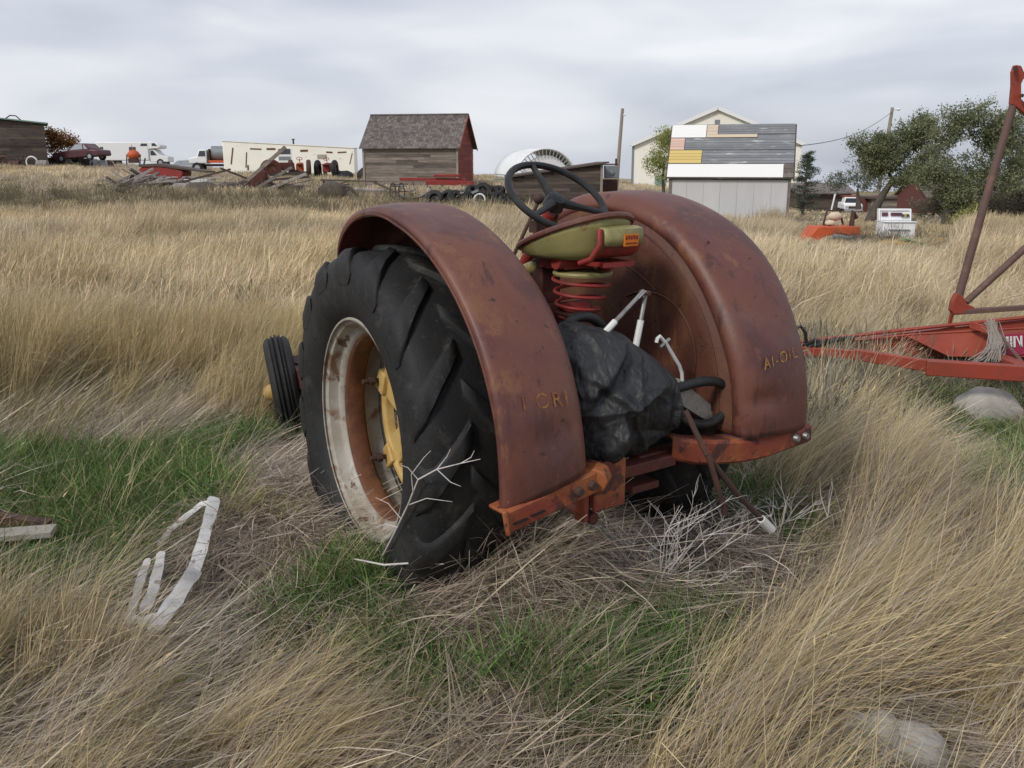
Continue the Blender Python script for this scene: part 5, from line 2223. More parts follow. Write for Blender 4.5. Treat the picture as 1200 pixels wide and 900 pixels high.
tree("bush", "grey green bushy tree behind the dark shed and white pickup", "bush", c, [rel(1006, 245, q, c), rel(1005, 222, q, c)],
     [(rel(1006, 205, q, c), (.75, .6, .6)), (rel(985, 214, q, c), (.7, .6, .4)), (rel(1024, 212, q, c), (.7, .6, .5))], 150, 24, .11, .02, .09, LM_gray, 31, r0=.10, holes=.4, stray=.25)
c = spot(776, 41)
q = 41.0
tree("birch_tree", "light yellow green tree between the white barn and the patched shed", "tree", c, [rel(778, 240, q, c), rel(777, 210, q, c), rel(778, 185, q, c)],
     [(rel(778, 170, q, c), (.55, .5, .7)), (rel(768, 190, q, c), (.45, .45, .5)), (rel(782, 200, q, c), (.6, .5, .5)), (rel(785, 160, q, c), (.4, .4, .5))], 170, 34, .11, .022, .08, LM_pale, 41, r0=.08, holes=.35, stray=.3, droop=1.0)
c = spot(68, 79)
q = 79.0
tree("autumn_bush", "red and yellow autumn bush between the plank shed and the wrecked car", "bush", c, [rel(66, 194, q, c), rel(66, 178, q, c)],
     [(rel(62, 172, q, c), (.85, .7, .9)), (rel(70, 164, q, c), (1.1, .8, .8)), (rel(80, 166, q, c), (.9, .7, .5)), (rel(60, 158, q, c), (.7, .6, .5))], 190, 26, .2, .045, .16, LM_autumn, 51, r0=.08, twig=.012, holes=.3, stray=.25)
# spruce
c = spot(940, 37)
c.z -= .1
q = 37.0
sp = thing("spruce_tree", "dark ragged spruce tree right of the patched shed", "tree", c)
hh = level(178, 37) - c.z
m_ = MB()
m_.tube([(0, 0, 0), (.02, 0, hh * .5), (.08, 0, hh)], [.07, .05, .01], 8)
pts = []
rg = random.Random(8)
for k in range(80):
    t_ = (k // 6 * 6 + .8 * (k % 6)) / 80
    z_ = hh * (.12 + .88 * t_)
    L = (.78 * (1 - t_) ** .8 + .14) * rg.uniform(.55, 1.2)
    a = rg.uniform(0, 6.28)
    p0 = Vector((.08 * t_, 0, z_))
    p1 = p0 + Vector((math.cos(a) * L, math.sin(a) * L, .10 * L + .25 * t_ * L))
    m_.tube([p0, p1], [.014, .005], 4, cap=False)
    for q_ in np.linspace(.25, 1, 7):
        pts.append(p0.lerp(p1, q_) - Vector((0, 0, .05 * q_)))
m_.build("trunk", MT['bark'], sp)
leaves(pts, 13, .040, .012, .08, LM_spruce, sp, 61, droop=.5)

# ------------------------------------------------------------------ red implement at the right
MT['impl'] = M('weathered_red_enamel', (.30, .050, .028), .5, layers=[((.22, .045, .028), 4, .45, .68), ((.36, .085, .045), 2.4, .55, .75), ((.12, .04, .03), 12, .66, .76)], bump=.06, bscale=50)
MT['brownpole'] = M('brown_rusted_pole', (.125, .075, .062), .7, layers=[((.19, .11, .085), 8, .5, .7), ((.08, .045, .038), 14, .56, .72)], bump=.15, bscale=60)
ib = spot(1130, 6.4)
im = thing("implement", "red farm implement drawbar with brown lift poles at the right edge", "implement", ib)


def ip(px, py, d):
    return pp(px, py, d) - ib


# far channel beam: thin at the hitch, deep at the right
m_ = MB()
rows = []
for px_, yt, yb, d_ in [(925, 404, 412, 6.75), (1000, 397, 409, 6.70), (1060, 390, 416, 6.62), (1130, 382, 419, 6.55), (1200, 374, 420, 6.48), (1330, 358, 424, 6.35)]:
    rows.append([ip(px_, yt - 1.5, d_ + .13), ip(px_, yt + 1, d_), ip(px_, yb, d_), ip(px_, yb + 1, d_ + .11)])
m_.grid(rows)
m_.build("channel_beam", MT['impl'], im, smooth=0, solid=.012)
m_ = MB()
m_.tube([ip(925, 402, 6.70), ip(1060, 386.5, 6.60), ip(1200, 372, 6.45), ip(1330, 357, 6.30)], .014, 6)
m_.tube([ip(1000, 398.5, 6.66), ip(1070, 392, 6.56), ip(1200, 384.5, 6.44), ip(1330, 378, 6.3)], .010, 6)
m_.build("rail", MT['impl'], im)
m_ = MB()
rows = [[ip(1062, 394, 6.54), ip(1200, 386.5, 6.42), ip(1330, 381, 6.3)], [ip(1112, 418, 6.40), ip(1200, 418.5, 6.34), ip(1330, 420, 6.2)]]
m_.grid([[rows[0][0], rows[0][1], rows[0][2]], [rows[1][0], rows[1][1], rows[1][2]]])
m_.build("side_plate", MT['impl'], im, smooth=0, solid=.012)
m_ = MB()
m_.bar(ip(1137, 380, 6.44), ip(1160, 388, 6.34), .02, .05)
m_.build("bracket", MT['impl'], im, bevel=.004)
# near lower beam
m_ = MB()
m_.bar(ip(1000, 415, 5.95), ip(1092, 429, 5.72), .05, .075)
m_.bar(ip(1085, 430, 5.70), ip(1215, 438.5, 5.52), .07, .098)
m_.bar(ip(1214, 438.4, 5.52), ip(1340, 447, 5.35), .07, .098)
m_.build("lower_beam", MT['impl'], im, bevel=.006)
m_ = MB()
m_.bar(ip(925, 410, 6.72), ip(1005, 416, 5.95), .05, .06)
m_.build("hitch_arm", MT['impl'], im, bevel=.005)
m_ = MB()
m_.bar(ip(1172, 420, 6.2), ip(1212, 436, 5.6), .10, .05)
m_.build("cross_brace", MT['impl'], im, bevel=.005)
m_ = MB()
m_.tube([ip(1167, 384, 6.35), ip(1180, 403, 6.2), ip(1204, 432, 5.9)], .012, 8)
m_.build("thin_rod", MT['brownpole'], im)
# lift frame
m_ = MB()
m_.tube([ip(1121, 356, 6.60), ip(1155, 234, 6.62), ip(1189, 118, 6.65)], [.030, .028, .026], 12)
m_.build("lift_pole", MT['brownpole'], im)
m_ = MB()
m_.tube([ip(1132, 354, 6.58), ip(1200, 292, 6.58), ip(1300, 200, 6.6)], .025, 12)
m_.build("brace_pole", MT['brownpole'], im)
m_ = MB()
m_.bar(ip(1116, 366, 6.56), ip(1220, 359, 6.52), .05, .035)
m_.bar(ip(1219, 359, 6.52), ip(1330, 351, 6.48), .05, .035)
m_.build("cross_rail", MT['brownpole'], im, bevel=.004)


def plate(pts, d, th):
    m2 = MB()
    n = len(pts)
    f_ = [ip(a, b, d) for a, b in pts]
    k_ = [p + Vector((0, th, 0)) for p in f_]
    m2.add(f_ + k_, [tuple(range(n - 1, -1, -1)), tuple(range(n, 2 * n))] + [(i, (i + 1) % n, (i + 1) % n + n, i + n) for i in range(n)])
    return m2


plate([(1115, 364), (1117, 354), (1122, 344), (1129, 347), (1133, 356), (1142, 360), (1142, 367), (1118, 368)], 6.53, .06).build("corner_gusset", MT['impl'], im, smooth=0, bevel=.004)
m_ = MB()
m_.bar(ip(1116, 366, 6.58), ip(1112, 382, 6.60), .02, .02)
m_.bar(ip(1103, 386, 6.60), ip(1118, 383, 6.58), .05, .02)
m_.build("foot_link", MT['impl'], im)
m_ = plate([(1186, 122), (1188, 100), (1188, 84), (1191, 76), (1197, 77), (1200, 84), (1212, 86), (1212, 91), (1200, 92), (1197, 98), (1197, 116), (1203, 122), (1215, 128), (1215, 136), (1204, 136), (1196, 128), (1190, 124)], 6.62, .05)
m_.build("head_plate", MT['impl'], im, smooth=0, bevel=.003)
m_ = MB()
m_.tube([ip(1190, 80, 6.61), ip(1190, 80, 6.55)], .016, 10)
m_.tube([ip(1198, 112, 6.61), ip(1198, 112, 6.55)], .013, 10)
m_.build("bolt", MT['iron'], im)
m_ = plate([(1212, 84), (1240, 90), (1240, 140), (1212, 136), (1222, 128), (1222, 94), (1212, 93)], 6.64, .04)
m_.build("head_arm", MT['impl'], im, smooth=0)
# maker's panel with white letters
MT['magenta'] = M('decal_red', (.34, .03, .075), .45)
dp = plate([(1176, 392), (1230, 389), (1230, 415), (1176, 416)], 6.33, .008).build("name_panel", MT['magenta'], im, smooth=0)
m_ = MB()
lt_ = [[(1178.5, 394.5), (1182, 394.2), (1182.2, 404), (1179, 404)], [(1183.5, 394), (1186, 394), (1186.3, 406.5), (1183.8, 406.5)], [(1187.5, 394), (1190, 393.8), (1190.3, 406.8), (1187.8, 407)],
       [(1190.3, 393.8), (1192, 393.8), (1197.5, 406), (1196, 407)], [(1195.4, 393.4), (1198, 393.2), (1198.3, 406.3), (1195.8, 406.6)], [(1200, 393), (1202.5, 393), (1208, 405.5), (1205, 406)], [(1206, 392.8), (1208.4, 392.6), (1202.5, 406), (1200, 406.2)]]
for q_ in lt_:
    n0 = [ip(a, b, 6.322) for a, b in q_]
    m_.add(n0, [(3, 2, 1, 0)])
m_.build("white_letters", MT['white'], dp, smooth=0)
# hoses at the hitch end
m_ = MB()
o_ = pp(940, 400, 6.5)
m_.tube([pp(930, 400, 6.5) - o_, pp(932, 386, 6.5) - o_, pp(938, 382, 6.5) - o_, pp(944, 390, 6.5) - o_, pp(945, 404, 6.5) - o_], .013, 8)
m_.tube([pp(945, 404, 6.5) - o_, pp(955, 399, 6.45) - o_, pp(966, 403, 6.45) - o_, pp(978, 398, 6.5) - o_, pp(1000, 396, 6.6) - o_], .018, 8)
m_.tube([pp(948, 406, 6.48) - o_, pp(958, 405, 6.42) - o_, pp(970, 398, 6.45) - o_], .015, 8)
o = m_.build("hydraulic_hose", MT['rubber_thin'], None)
o.location = o_
tag(o, "black hydraulic hoses looping at the hitch end of the red implement", "hose")

# ------------------------------------------------------------------ things in the grass
MT['whitewood'] = M('white_painted_slat', (.62, .62, .62), .6, layers=[((.46, .45, .44), 6, .45, .66), ((.26, .23, .20), 14, .60, .66), ((.36, .33, .29), 40, .6, .7)], bump=.3, bscale=50)
o_ = pp(215, 684, 3.2)
o_.z = hz(o_.x, o_.y) + .03
wf = thing("broken_frame", "broken white slatted frame half buried in grey grass at lower left", "frame", o_)


def strip(name, pts, w, th=.012, seed=1):
    """a warped, splintered slat through the given points"""
    g_ = random.Random(seed)
    P = [pp(*p) - o_ for p in pts]
    N = 26
    rows = []
    for k in range(N + 1):
        u = k / N * (len(P) - 1)
        i_ = min(int(u), len(P) - 2)
        f_ = u - i_
        f_ = f_ * f_ * (3 - 2 * f_) * .35 + f_ * .65
        p = P[i_].lerp(P[i_ + 1], f_)
        d_ = (P[i_ + 1] - P[i_]).normalized()
        sd = d_.cross(Vector((.25, -.75, .5))).normalized()
        up_ = sd.cross(d_)
        ww = w * .5 * (1 + .10 * math.sin(5 * u + seed) + g_.uniform(-.05, .05))
        if k in (0, N):
            ww *= g_.uniform(.45, .8)
        tw_ = .18 * math.sin(2.3 * u + seed)
        sd = (sd + up_ * tw_).normalized()
        off = up_ * (.006 * math.sin(7 * u + 2 * seed))
        rows.append([p + off - sd * ww + up_ * th / 2, p + off + sd * ww * .2 + up_ * (th / 2 + .002), p + off + sd * ww + up_ * th / 2, p + off + sd * ww - up_ * th / 2, p + off - sd * ww - up_ * th / 2, p + off - sd * ww + up_ * th / 2])
    m2 = MB()
    m2.grid([list(reversed(q)) for q in rows])
    m2.add(rows[0][:5], [(0, 1, 2, 3, 4)])
    m2.add(rows[-1][:5], [(4, 3, 2, 1, 0)])
    return m2.build(name, MT['whitewood'], wf, smooth=30)


strip("long_slat", [(251, 586, 3.78), (238, 636, 3.50), (221, 690, 3.20)], .050, .022, 1)
strip("broken_slat", [(229, 668, 3.26), (205, 704, 3.06), (181, 738, 2.88)], .058, .020, 2)
strip("curved_rail", [(252, 587, 3.80), (237, 591, 3.82), (220, 604, 3.82), (199, 622, 3.80), (186, 640, 3.72)], .024, .020, 3)
strip("short_slat", [(189, 650, 3.50), (181, 688, 3.20), (170, 716, 3.02)], .040, .018, 4)
strip("short_slat", [(173, 656, 3.46), (160, 698, 3.16), (151, 732, 2.96)], .030, .018, 5)
strip("bottom_rail", [(146, 722, 3.02), (166, 728, 2.98), (188, 722, 2.98)], .030, .018, 6)
m_ = MB()
m_.bar(pp(-60, 598, 3.98), pp(60, 616, 3.88), .05, .05)
o = m_.build("rusty_bar", MT['iron'], None, bevel=.006)
tag(o, "dark rusty bar lying in the green grass at the left edge", "bar")
m_ = MB()
m_.bar(pp(-60, 632, 3.66), pp(64, 622, 3.74), .10, .03)
o = m_.build("plank", MT['plank'], None, bevel=.004)
tag(o, "pale plank lying below the rusty bar at the left edge", "plank")

for k, (px_, py_, r_, mk, lb, sd) in enumerate([
        (1156, 500, (.22, .17, .16), 'palestone', "large tan boulder with a pale top in the right grass", 3),
        (1122, 512, (.085, .06, .045), 'palestone', "small pale stone just left below the large boulder", 4),
        (998, 898, (.056, .06, .075), 'palestone', "rounded pale stone leftmost of the three at bottom right", 5),
        (1026, 903, (.062, .07, .09), 'palestone', "pale stone in the middle of the three at bottom right", 6),
        (1064, 908, (.105, .07, .080), 'palestone', "long pale stone rightmost of the three at bottom right", 7),
        (976, 912, (.05, .05, .035), 'palestone', "low greyish stone at the bottom edge beside the rounded stone", 8),
        (344, 541, (.045, .03, .028), 'palestone', "small whitish stone between the front wheel and the big tyre", 9)]):
    x_, y_ = ground_at(px_, py_)
    m_ = MB()
    m_.ball((0, 0, 0), r_, 22, 14, jit=.045, seed=sd)
    o = m_.build("boulder" if k == 0 else "stone", MT[mk], None, smooth=60)
    o.location = (x_, y_, hz(x_, y_) + r_[2] * (.9 if k else .62))
    o.rotation_euler = (R(8), R(12 if k == 0 else 4), R(-15))
    tag(o, lb, "boulder" if k == 0 else "stone")

MT['twig'] = M('bleached_twig', (.56, .53, .50), .8, layers=[((.36, .33, .30), 12, .5, .7)])


def twiggy(mb, p, d, L, r, depth, g):
    q0 = Vector(p)
    pts = [q0]
    dd = Vector(d).normalized()
    n = 5
    for k in range(n):
        dd = (dd + Vector((g.gauss(0, .16), g.gauss(0, .10), g.gauss(0, .14)))).normalized()
        pts.append(pts[-1] + dd * L / n)
    mb.tube(pts, [r * (1 - .7 * k / n) for k in range(n + 1)], 5)
    if depth > 0:
        for k in range(g.randint(2, 4)):
            i = g.randint(1, n - 1)
            s_ = g.choice((-1, 1))
            nd_ = (dd + Vector((s_ * g.uniform(.5, 1.0), g.gauss(0, .25), g.uniform(-.2, .5)))).normalized()
            twiggy(mb, pts[i], nd_, L * g.uniform(.35, .6), r * .6, depth - 1, g)


o_ = pp(440, 662, 3.26)
m_ = MB()
Q = lambda a, b, d: pp(a, b, d) - o_
m_.tube([Q(440, 668, 3.30), Q(462, 625, 3.08), Q(478, 592, 2.93), Q(490, 562, 2.88), Q(512, 550, 2.84), Q(540, 543, 2.80), Q(563, 538, 2.78)], [.0042, .0038, .0034, .003, .0024, .0018, .0010], 6)
for a in ([(478, 592, 2.93), (500, 584, 2.9), (530, 588, 2.88)], [(484, 577, 2.90), (482, 556, 2.88), (497, 536, 2.86), (505, 528, 2.85)], [(512, 550, 2.84), (524, 535, 2.82), (528, 526, 2.82)], [(470, 608, 2.96), (455, 590, 2.97), (440, 583, 2.99)], [(512, 550, 2.84), (528, 565, 2.82), (540, 570, 2.80)],
          [(466, 618, 2.98), (452, 614, 3.0), (440, 618, 3.0)], [(540, 543, 2.80), (552, 536, 2.8), (556, 528, 2.8)], [(490, 562, 2.88), (478, 548, 2.88), (470, 545, 2.88)]):
    m_.tube([Q(*p) for p in a], [.0021, .0017, .0008] if len(a) == 3 else [.0021, .0018, .0013, .0008], 5)
m_.tube([Q(415, 655, 3.12), Q(450, 662, 3.06), Q(480, 660, 3.02), Q(520, 661, 2.98)], [.003, .004, .0035, .002], 6)
o = m_.build("dead_branch", MT['twig'], None)
o.location = o_
tag(o, "bleached forked dead branch standing against the big rear tyre", "branch")
for (px_, py_, d_, n, L, sd, lb) in [(765, 652, 3.22, 30, .44, 4, "white twiggy dead bush under the rear bar of the tractor"), (850, 640, 3.6, 16, .26, 8, "small grey dead bush below the crossed rusty rods"),
                                     (330, 492, 6.0, 7, .22, 12, "tiny bleached dead bush at the foot of the front wheel"), (905, 625, 3.7, 9, .36, 15, "sparse pale dead stems right of the white tipped rod"), (148, 482, 6.6, 5, .40, 19, "bleached dead stem standing in the tall grass on the left")]:
    o_ = pp(px_, py_, d_)
    o_.z = hz(o_.x, o_.y)
    g = random.Random(sd)
    m_ = MB()
    for k in range(n):
        a = g.uniform(-1.25, 1.15)
        twiggy(m_, (g.uniform(-.06, .06), g.uniform(-.05, .05), 0), (math.sin(a), g.uniform(-.45, .25), math.cos(a) * .8 + .15), L * g.uniform(.6, 1.15), .0034, 2 if k % 2 else 1, g)
    o = m_.build("dead_bush", MT['twig'], None)
    o.location = o_
    tag(o, lb, "dead bush")
# grey straw caught on the implement
g = random.Random(44)
o_ = pp(1165, 425, 6.1)
m_ = MB()
for k in range(150):
    x0 = g.gauss(1168, 6)
    pts = [pp(x0 + g.uniform(-20, 3) * 1.0, 424 + g.uniform(-3, 8), 6.15 + g.uniform(-.12, .05)) - o_, pp(1168 + g.gauss(0, 5), 402, 6.25 + g.uniform(-.05, .05)) - o_, pp(1161 + g.gauss(0, 3.0), 380 + g.uniform(-6, 4), 6.38) - o_]
    m_.tube(pts, [.004, .004, .002], 4, cap=False)
MT['straw_grey'] = M('grey_straw', (.30, .265, .23), .9)
o = m_.build("straw_bundle", MT['straw_grey'], None)
o.location = o_
tag(o, "grey bundle of dead straw caught over the red implement beam", "straw")

# ------------------------------------------------------------------ grass
RNG = np.random.default_rng(11)


def grass_material(name, trans=.24, rough=.6):
    mt, nd, ln, bs = mat_nodes(name)
    a = nd.new("ShaderNodeAttribute")
    a.attribute_name = "col"
    b = nd.new("ShaderNodeAttribute")
    b.attribute_name = "shade"
    col = mixc(nd, ln, 1.0, a.outputs["Color"], b.outputs["Color"], 'MULTIPLY')
    ln.new(col, bs.inputs["Base Color"])
    bs.inputs["Roughness"].default_value = rough
    bs.inputs["Specular IOR Level"].default_value = .18
    tr = nd.new("ShaderNodeBsdfTranslucent")
    ln.new(col, tr.inputs["Color"])
    mx = nd.new("ShaderNodeMixShader")
    mx.inputs[0].default_value = trans
    ln.new(bs.outputs[0], mx.inputs[1])
    ln.new(tr.outputs[0], mx.inputs[2])
    ln.new(mx.outputs[0], nd["Material Output"].inputs[0])
    return mt


def blades(n, rad, hmin, hmax, w, t0, t1, segs, pal, lean=0.0, seed=0, heads=0.0, headlen=.05, headw=.004, spread=math.pi, power=1.4, flat=False):
    """n curved ribbons growing from a disc; they lean towards +X. Returns verts, faces, colours"""
    g = np.random.default_rng(seed)
    rr = rad * np.sqrt(g.random(n))
    ra = g.random(n) * 2 * math.pi
    root = np.stack([rr * np.cos(ra), rr * np.sin(ra), np.full(n, -.02)], 1)
    phi = g.normal(0, 1, n) * spread
    L = g.uniform(hmin, hmax, n)
    ti = np.abs(g.normal(t0, .13, n))
    tf = ti + np.abs(g.normal(t1, .30, n)) * g.uniform(.4, 1.2, n)
    pal = np.array(pal)
    ci = g.integers(0, len(pal), n)
    col = pal[ci] * g.uniform(.62, 1.22, (n, 1)) * g.uniform(.95, 1.05, (n, 3))
    V, F, C = [], [], []
    p = root.copy()
    face = g.uniform(0, math.pi, n)
    rows = segs + 1
    kink = g.normal(0, .25, n)
    wv = g.uniform(.55, 1.75, n)[:, None]
    snap = np.where(g.random(n) < .14, g.uniform(.35, .85, n), 9.0)
    snapa = g.uniform(.5, 1.3, n)
    Ps, Ds = [p.copy()], []
    for s in range(1, rows):
        u = (s - .5) / segs
        tilt = np.clip(ti + (tf - ti) * u ** power + np.where(u > snap, snapa, 0), 0, 2.3)
        ph = phi + kink * u
        d = np.stack([np.sin(tilt) * np.cos(ph) + lean * u * .0, np.sin(tilt) * np.sin(ph), np.cos(tilt)], 1)
        p = p + d * (L / segs)[:, None]
        if flat:
            p[:, 2] = np.maximum(p[:, 2], .012 + .02 * g.random(n))
        Ps.append(p.copy())
        Ds.append(d)
    Ds.append(Ds[-1])
    for s in range(rows):
        u = s / segs
        d = Ds[s]
        a = np.stack([np.cos(face), np.sin(face), np.zeros(n)], 1)
        side = a - d * np.sum(a * d, 1, keepdims=True)
        side /= np.linalg.norm(side, axis=1, keepdims=True) + 1e-6
        hw = w * .5 * (1 - .75 * u ** 2) * wv
        V.append(Ps[s] - side * hw)
        V.append(Ps[s] + side * hw)
        C.append(col)
        C.append(col)
    V = np.stack(V, 1).reshape(-1, 3)
    C = np.stack(C, 1).reshape(-1, 3)
    base = np.arange(n)[:, None] * (2 * rows)
    fl = []
    for s in range(segs):
        fl.append(np.stack([base[:, 0] + 2 * s, base[:, 0] + 2 * s + 1, base[:, 0] + 2 * s + 3, base[:, 0] + 2 * s + 2], 1))
    F = np.concatenate(fl, 0)
    if heads > 0:
        sel = np.where(g.random(n) < heads)[0]
        tip, dd = Ps[-1][sel], Ds[-1][sel]
        k = len(sel)
        hl = headlen * g.uniform(.6, 1.3, k)[:, None]
        a = np.stack([np.cos(face[sel]), np.sin(face[sel]), np.zeros(k)], 1)
        side = np.cross(dd, a)
        side /= np.linalg.norm(side, axis=1, keepdims=True) + 1e-6
        s2 = np.cross(dd, side)
        hv, hf = [], []
        o = len(V)
        pts = [tip - dd * hl * .4]
        for (al, ww) in ((.0, .8), (.45, 1.0)):
            for sd in (side, s2, -side, -s2):
                pts.append(tip + dd * hl * (al - .2) + sd * headw * ww)
        pts.append(tip + dd * hl)
        HV = np.stack(pts, 1)
        HV = HV.reshape(-1, 3)
        bi = o + np.arange(k) * 10
        quads = []
        for q in range(4):
            quads.append(np.stack([bi + 1 + q, bi + 1 + (q + 1) % 4, bi + 5 + (q + 1) % 4, bi + 5 + q], 1))
            quads.append(np.stack([bi, bi + 1 + (q + 1) % 4, bi + 1 + q, bi], 1))
            quads.append(np.stack([bi + 9, bi + 5 + q, bi + 5 + (q + 1) % 4, bi + 9], 1))
        V = np.vstack([V, HV])
        C = np.vstack([C, np.repeat(col[sel] * 1.05, 10, 0)])
        Q4 = np.concatenate([quads[i] for i in range(0, 12, 3)])
        T3 = np.concatenate([quads[i][:, :3] for i in range(12) if i % 3])
        return V, F.tolist() + Q4.tolist() + T3.tolist(), C
    return V, F.tolist(), C


def proto(name, parts, mat):
    Vs, Fs, Cs, o = [], [], [], 0
    for V, F, C in parts:
        Vs.append(V)
        Fs += [[i + o for i in f] for f in F]
        Cs.append(C)
        o += len(V)
    V = np.vstack(Vs)
    C = np.vstack(Cs)
    me = bpy.data.meshes.new(name)
    me.from_pydata(V.tolist(), [], Fs)
    at = me.attributes.new("col", 'FLOAT_COLOR', 'POINT')
    at.data.foreach_set("color", np.hstack([np.clip(C, 0, 1), np.ones((len(C), 1))]).astype(np.float32).ravel())
    me.materials.append(mat)
    return bpy.data.objects.new(name, me)


def scatter(name, pts, rot, scl, idx, shade, protos, mat):
    """one object: a cloud of points carrying real blade meshes"""
    me = bpy.data.meshes.new(name)
    n = len(pts)
    me.vertices.add(n)
    me.vertices.foreach_set("co", np.asarray(pts, np.float32).ravel())
    a = me.attributes.new("rot", 'FLOAT_VECTOR', 'POINT')
    a.data.foreach_set("vector", np.asarray(rot, np.float32).ravel())
    a = me.attributes.new("scl", 'FLOAT_VECTOR', 'POINT')
    a.data.foreach_set("vector", np.asarray(scl, np.float32).ravel())
    a = me.attributes.new("pick", 'INT', 'POINT')
    a.data.foreach_set("value", np.asarray(idx, np.int32))
    a = me.attributes.new("shade", 'FLOAT_COLOR', 'POINT')
    a.data.foreach_set("color", np.hstack([shade, np.ones((n, 1))]).astype(np.float32).ravel())
    me.materials.append(mat)
    o = bpy.data.objects.new(name, me)
    COL.objects.link(o)
    ng = bpy.data.node_groups.new(name, 'GeometryNodeTree')
    ng.interface.new_socket("Geometry", in_out='INPUT', socket_type='NodeSocketGeometry')
    ng.interface.new_socket("Geometry", in_out='OUTPUT', socket_type='NodeSocketGeometry')
    N, Lk = ng.nodes, ng.links
    gi, go = N.new("NodeGroupInput"), N.new("NodeGroupOutput")
    g2i = N.new("GeometryNodeGeometryToInstance")
    for p in reversed(protos):
        oi = N.new("GeometryNodeObjectInfo")
        oi.inputs["Object"].default_value = p
        oi.inputs["As Instance"].default_value = False
        Lk.new(oi.outputs["Geometry"], g2i.inputs[0])
    iop = N.new("GeometryNodeInstanceOnPoints")
    Lk.new(gi.outputs[0], iop.inputs["Points"])
    Lk.new(g2i.outputs[0], iop.inputs["Instance"])
    iop.inputs["Pick Instance"].default_value = True

    def attr(nm, dt):
        q = N.new("GeometryNodeInputNamedAttribute")
        q.data_type = dt
        q.inputs["Name"].default_value = nm
        return q.outputs["Attribute"]
    Lk.new(attr("pick", 'INT'), iop.inputs["Instance Index"])
    e2r = N.new("FunctionNodeEulerToRotation")
    Lk.new(attr("rot", 'FLOAT_VECTOR'), e2r.inputs[0])
    Lk.new(e2r.outputs[0], iop.inputs["Rotation"])
    Lk.new(attr("scl", 'FLOAT_VECTOR'), iop.inputs["Scale"])
    rz = N.new("GeometryNodeRealizeInstances")
    Lk.new(iop.outputs[0], rz.inputs[0])
    Lk.new(rz.outputs[0], go.inputs[0])
    md = o.modifiers.new("grass", 'NODES')
    md.node_group = ng
    o["kind"] = "stuff"
    return o


STRAW = [(.64, .54, .335), (.72, .615, .39), (.51, .42, .25), (.59, .505, .335), (.67, .555, .32)]
GOLD = [(.53, .44, .26), (.60, .50, .295), (.42, .345, .20), (.43, .385, .225), (.50, .42, .26)]
GREY = [(.45, .385, .33), (.52, .455, .385), (.38, .32, .27), (.43, .365, .30), (.57, .50, .41)]
GREEN = [(.105, .195, .050), (.150, .245, .068), (.085, .155, .042), (.19, .26, .09)]
OLIVE = [(.26, .255, .12), (.32, .29, .145), (.20, .22, .095), (.37, .33, .18)]
SAGE = [(.30, .285, .22), (.37, .34, .26), (.235, .225, .165), (.33, .30, .24)]


def g_at(px, py):
    return ground_at(px, py, .12)


def patch(lst, x, y):
    w = np.zeros_like(x)
    for px, py, r in lst:
        cx, cy = g_at(px, py)
        q = np.hypot(x - cx, (y - cy) * .8) / r
        w = np.maximum(w, np.clip(1.55 - 1.35 * q + .35 * fbm(x, y, 4.0, px * .01), 0, 1))
    return w


GREENP = [(40, 565, .5), (110, 575, .55), (175, 570, .55), (240, 560, .5), (290, 520, .42), (300, 480, .45), (85, 650, .5), (30, 640, .4), (120, 610, .4), (15, 590, .4), (330, 545, .15),
          (735, 690, .30), (720, 730, .34), (690, 760, .34), (740, 800, .38), (700, 800, .36), (640, 790, .26), (850, 690, .17), (620, 800, .26), (770, 770, .25),
          (1080, 470, .6), (1030, 485, .45), (1180, 530, .5), (1190, 570, .35), (1190, 600, .3), (945, 880, .16), (900, 640, .22), (880, 620, .2), (1090, 640, .15), (540, 700, .22), (430, 700, .22), (380, 740, .2), (460, 770, .2), (210, 770, .22), (520, 800, .2)]
MATP = [(310, 605, .32), (345, 630, .26), (200, 628, .28), (160, 640, .2), (240, 690, .25), (270, 660, .3), (620, 700, .36), (570, 740, .30), (660, 690, .25), (800, 640, .42), (740, 640, .3), (690, 650, .25), (760, 740, .22),
        (640, 850, .26), (420, 650, .25), (345, 560, .3), (340, 510, .25), (880, 610, .3), (230, 530, .3), (500, 730, .3), (380, 690, .2), (320, 545, .22), (800, 790, .15)]


def sample(d0, d1, n, pxa=-160, pxb=1360):
    u = RNG.random(n)
    d = np.sqrt(d0 * d0 + (d1 * d1 - d0 * d0) * u)
    px = RNG.uniform(pxa, pxb, n)
    x = (px - 600) / FPX * (d * _cp + 1.7 * _sp)
    return x, d, px


def wheel_mask(x, y):
    """True where a tyre or machine part stands"""
    c, s = math.cos(TROT), math.sin(TROT)
    lx = (x - TR[0]) * c + (y - TR[1]) * s
    ly = -(x - TR[0]) * s + (y - TR[1]) * c
    bad = (np.abs(lx) < .50) & (np.abs(np.abs(ly) - TRK) < .20)
    bad |= (np.abs(lx - 2.335) < .25) & (np.abs(ly) < .26)
    under = (lx > -1.0) & (lx < 2.0) & (np.abs(ly) < .85)
    return bad, under, lx, ly


def finish(name, mat, protos, x, y, lean_dir, tiltx, s, sh, hs=None, nproto=None, dz=0.0):
    z = height(x, y) + dz
    n = len(x)
    rot = np.stack([RNG.normal(0, .06, n), RNG.normal(0, .06, n) + tiltx, lean_dir], 1)
    sc = np.stack([s, s, s if hs is None else s * hs], 1)
    idx = RNG.integers(0, len(protos), n)
    return scatter(name, np.stack([x, y, z], 1), rot, sc, idx, sh, protos, mat)


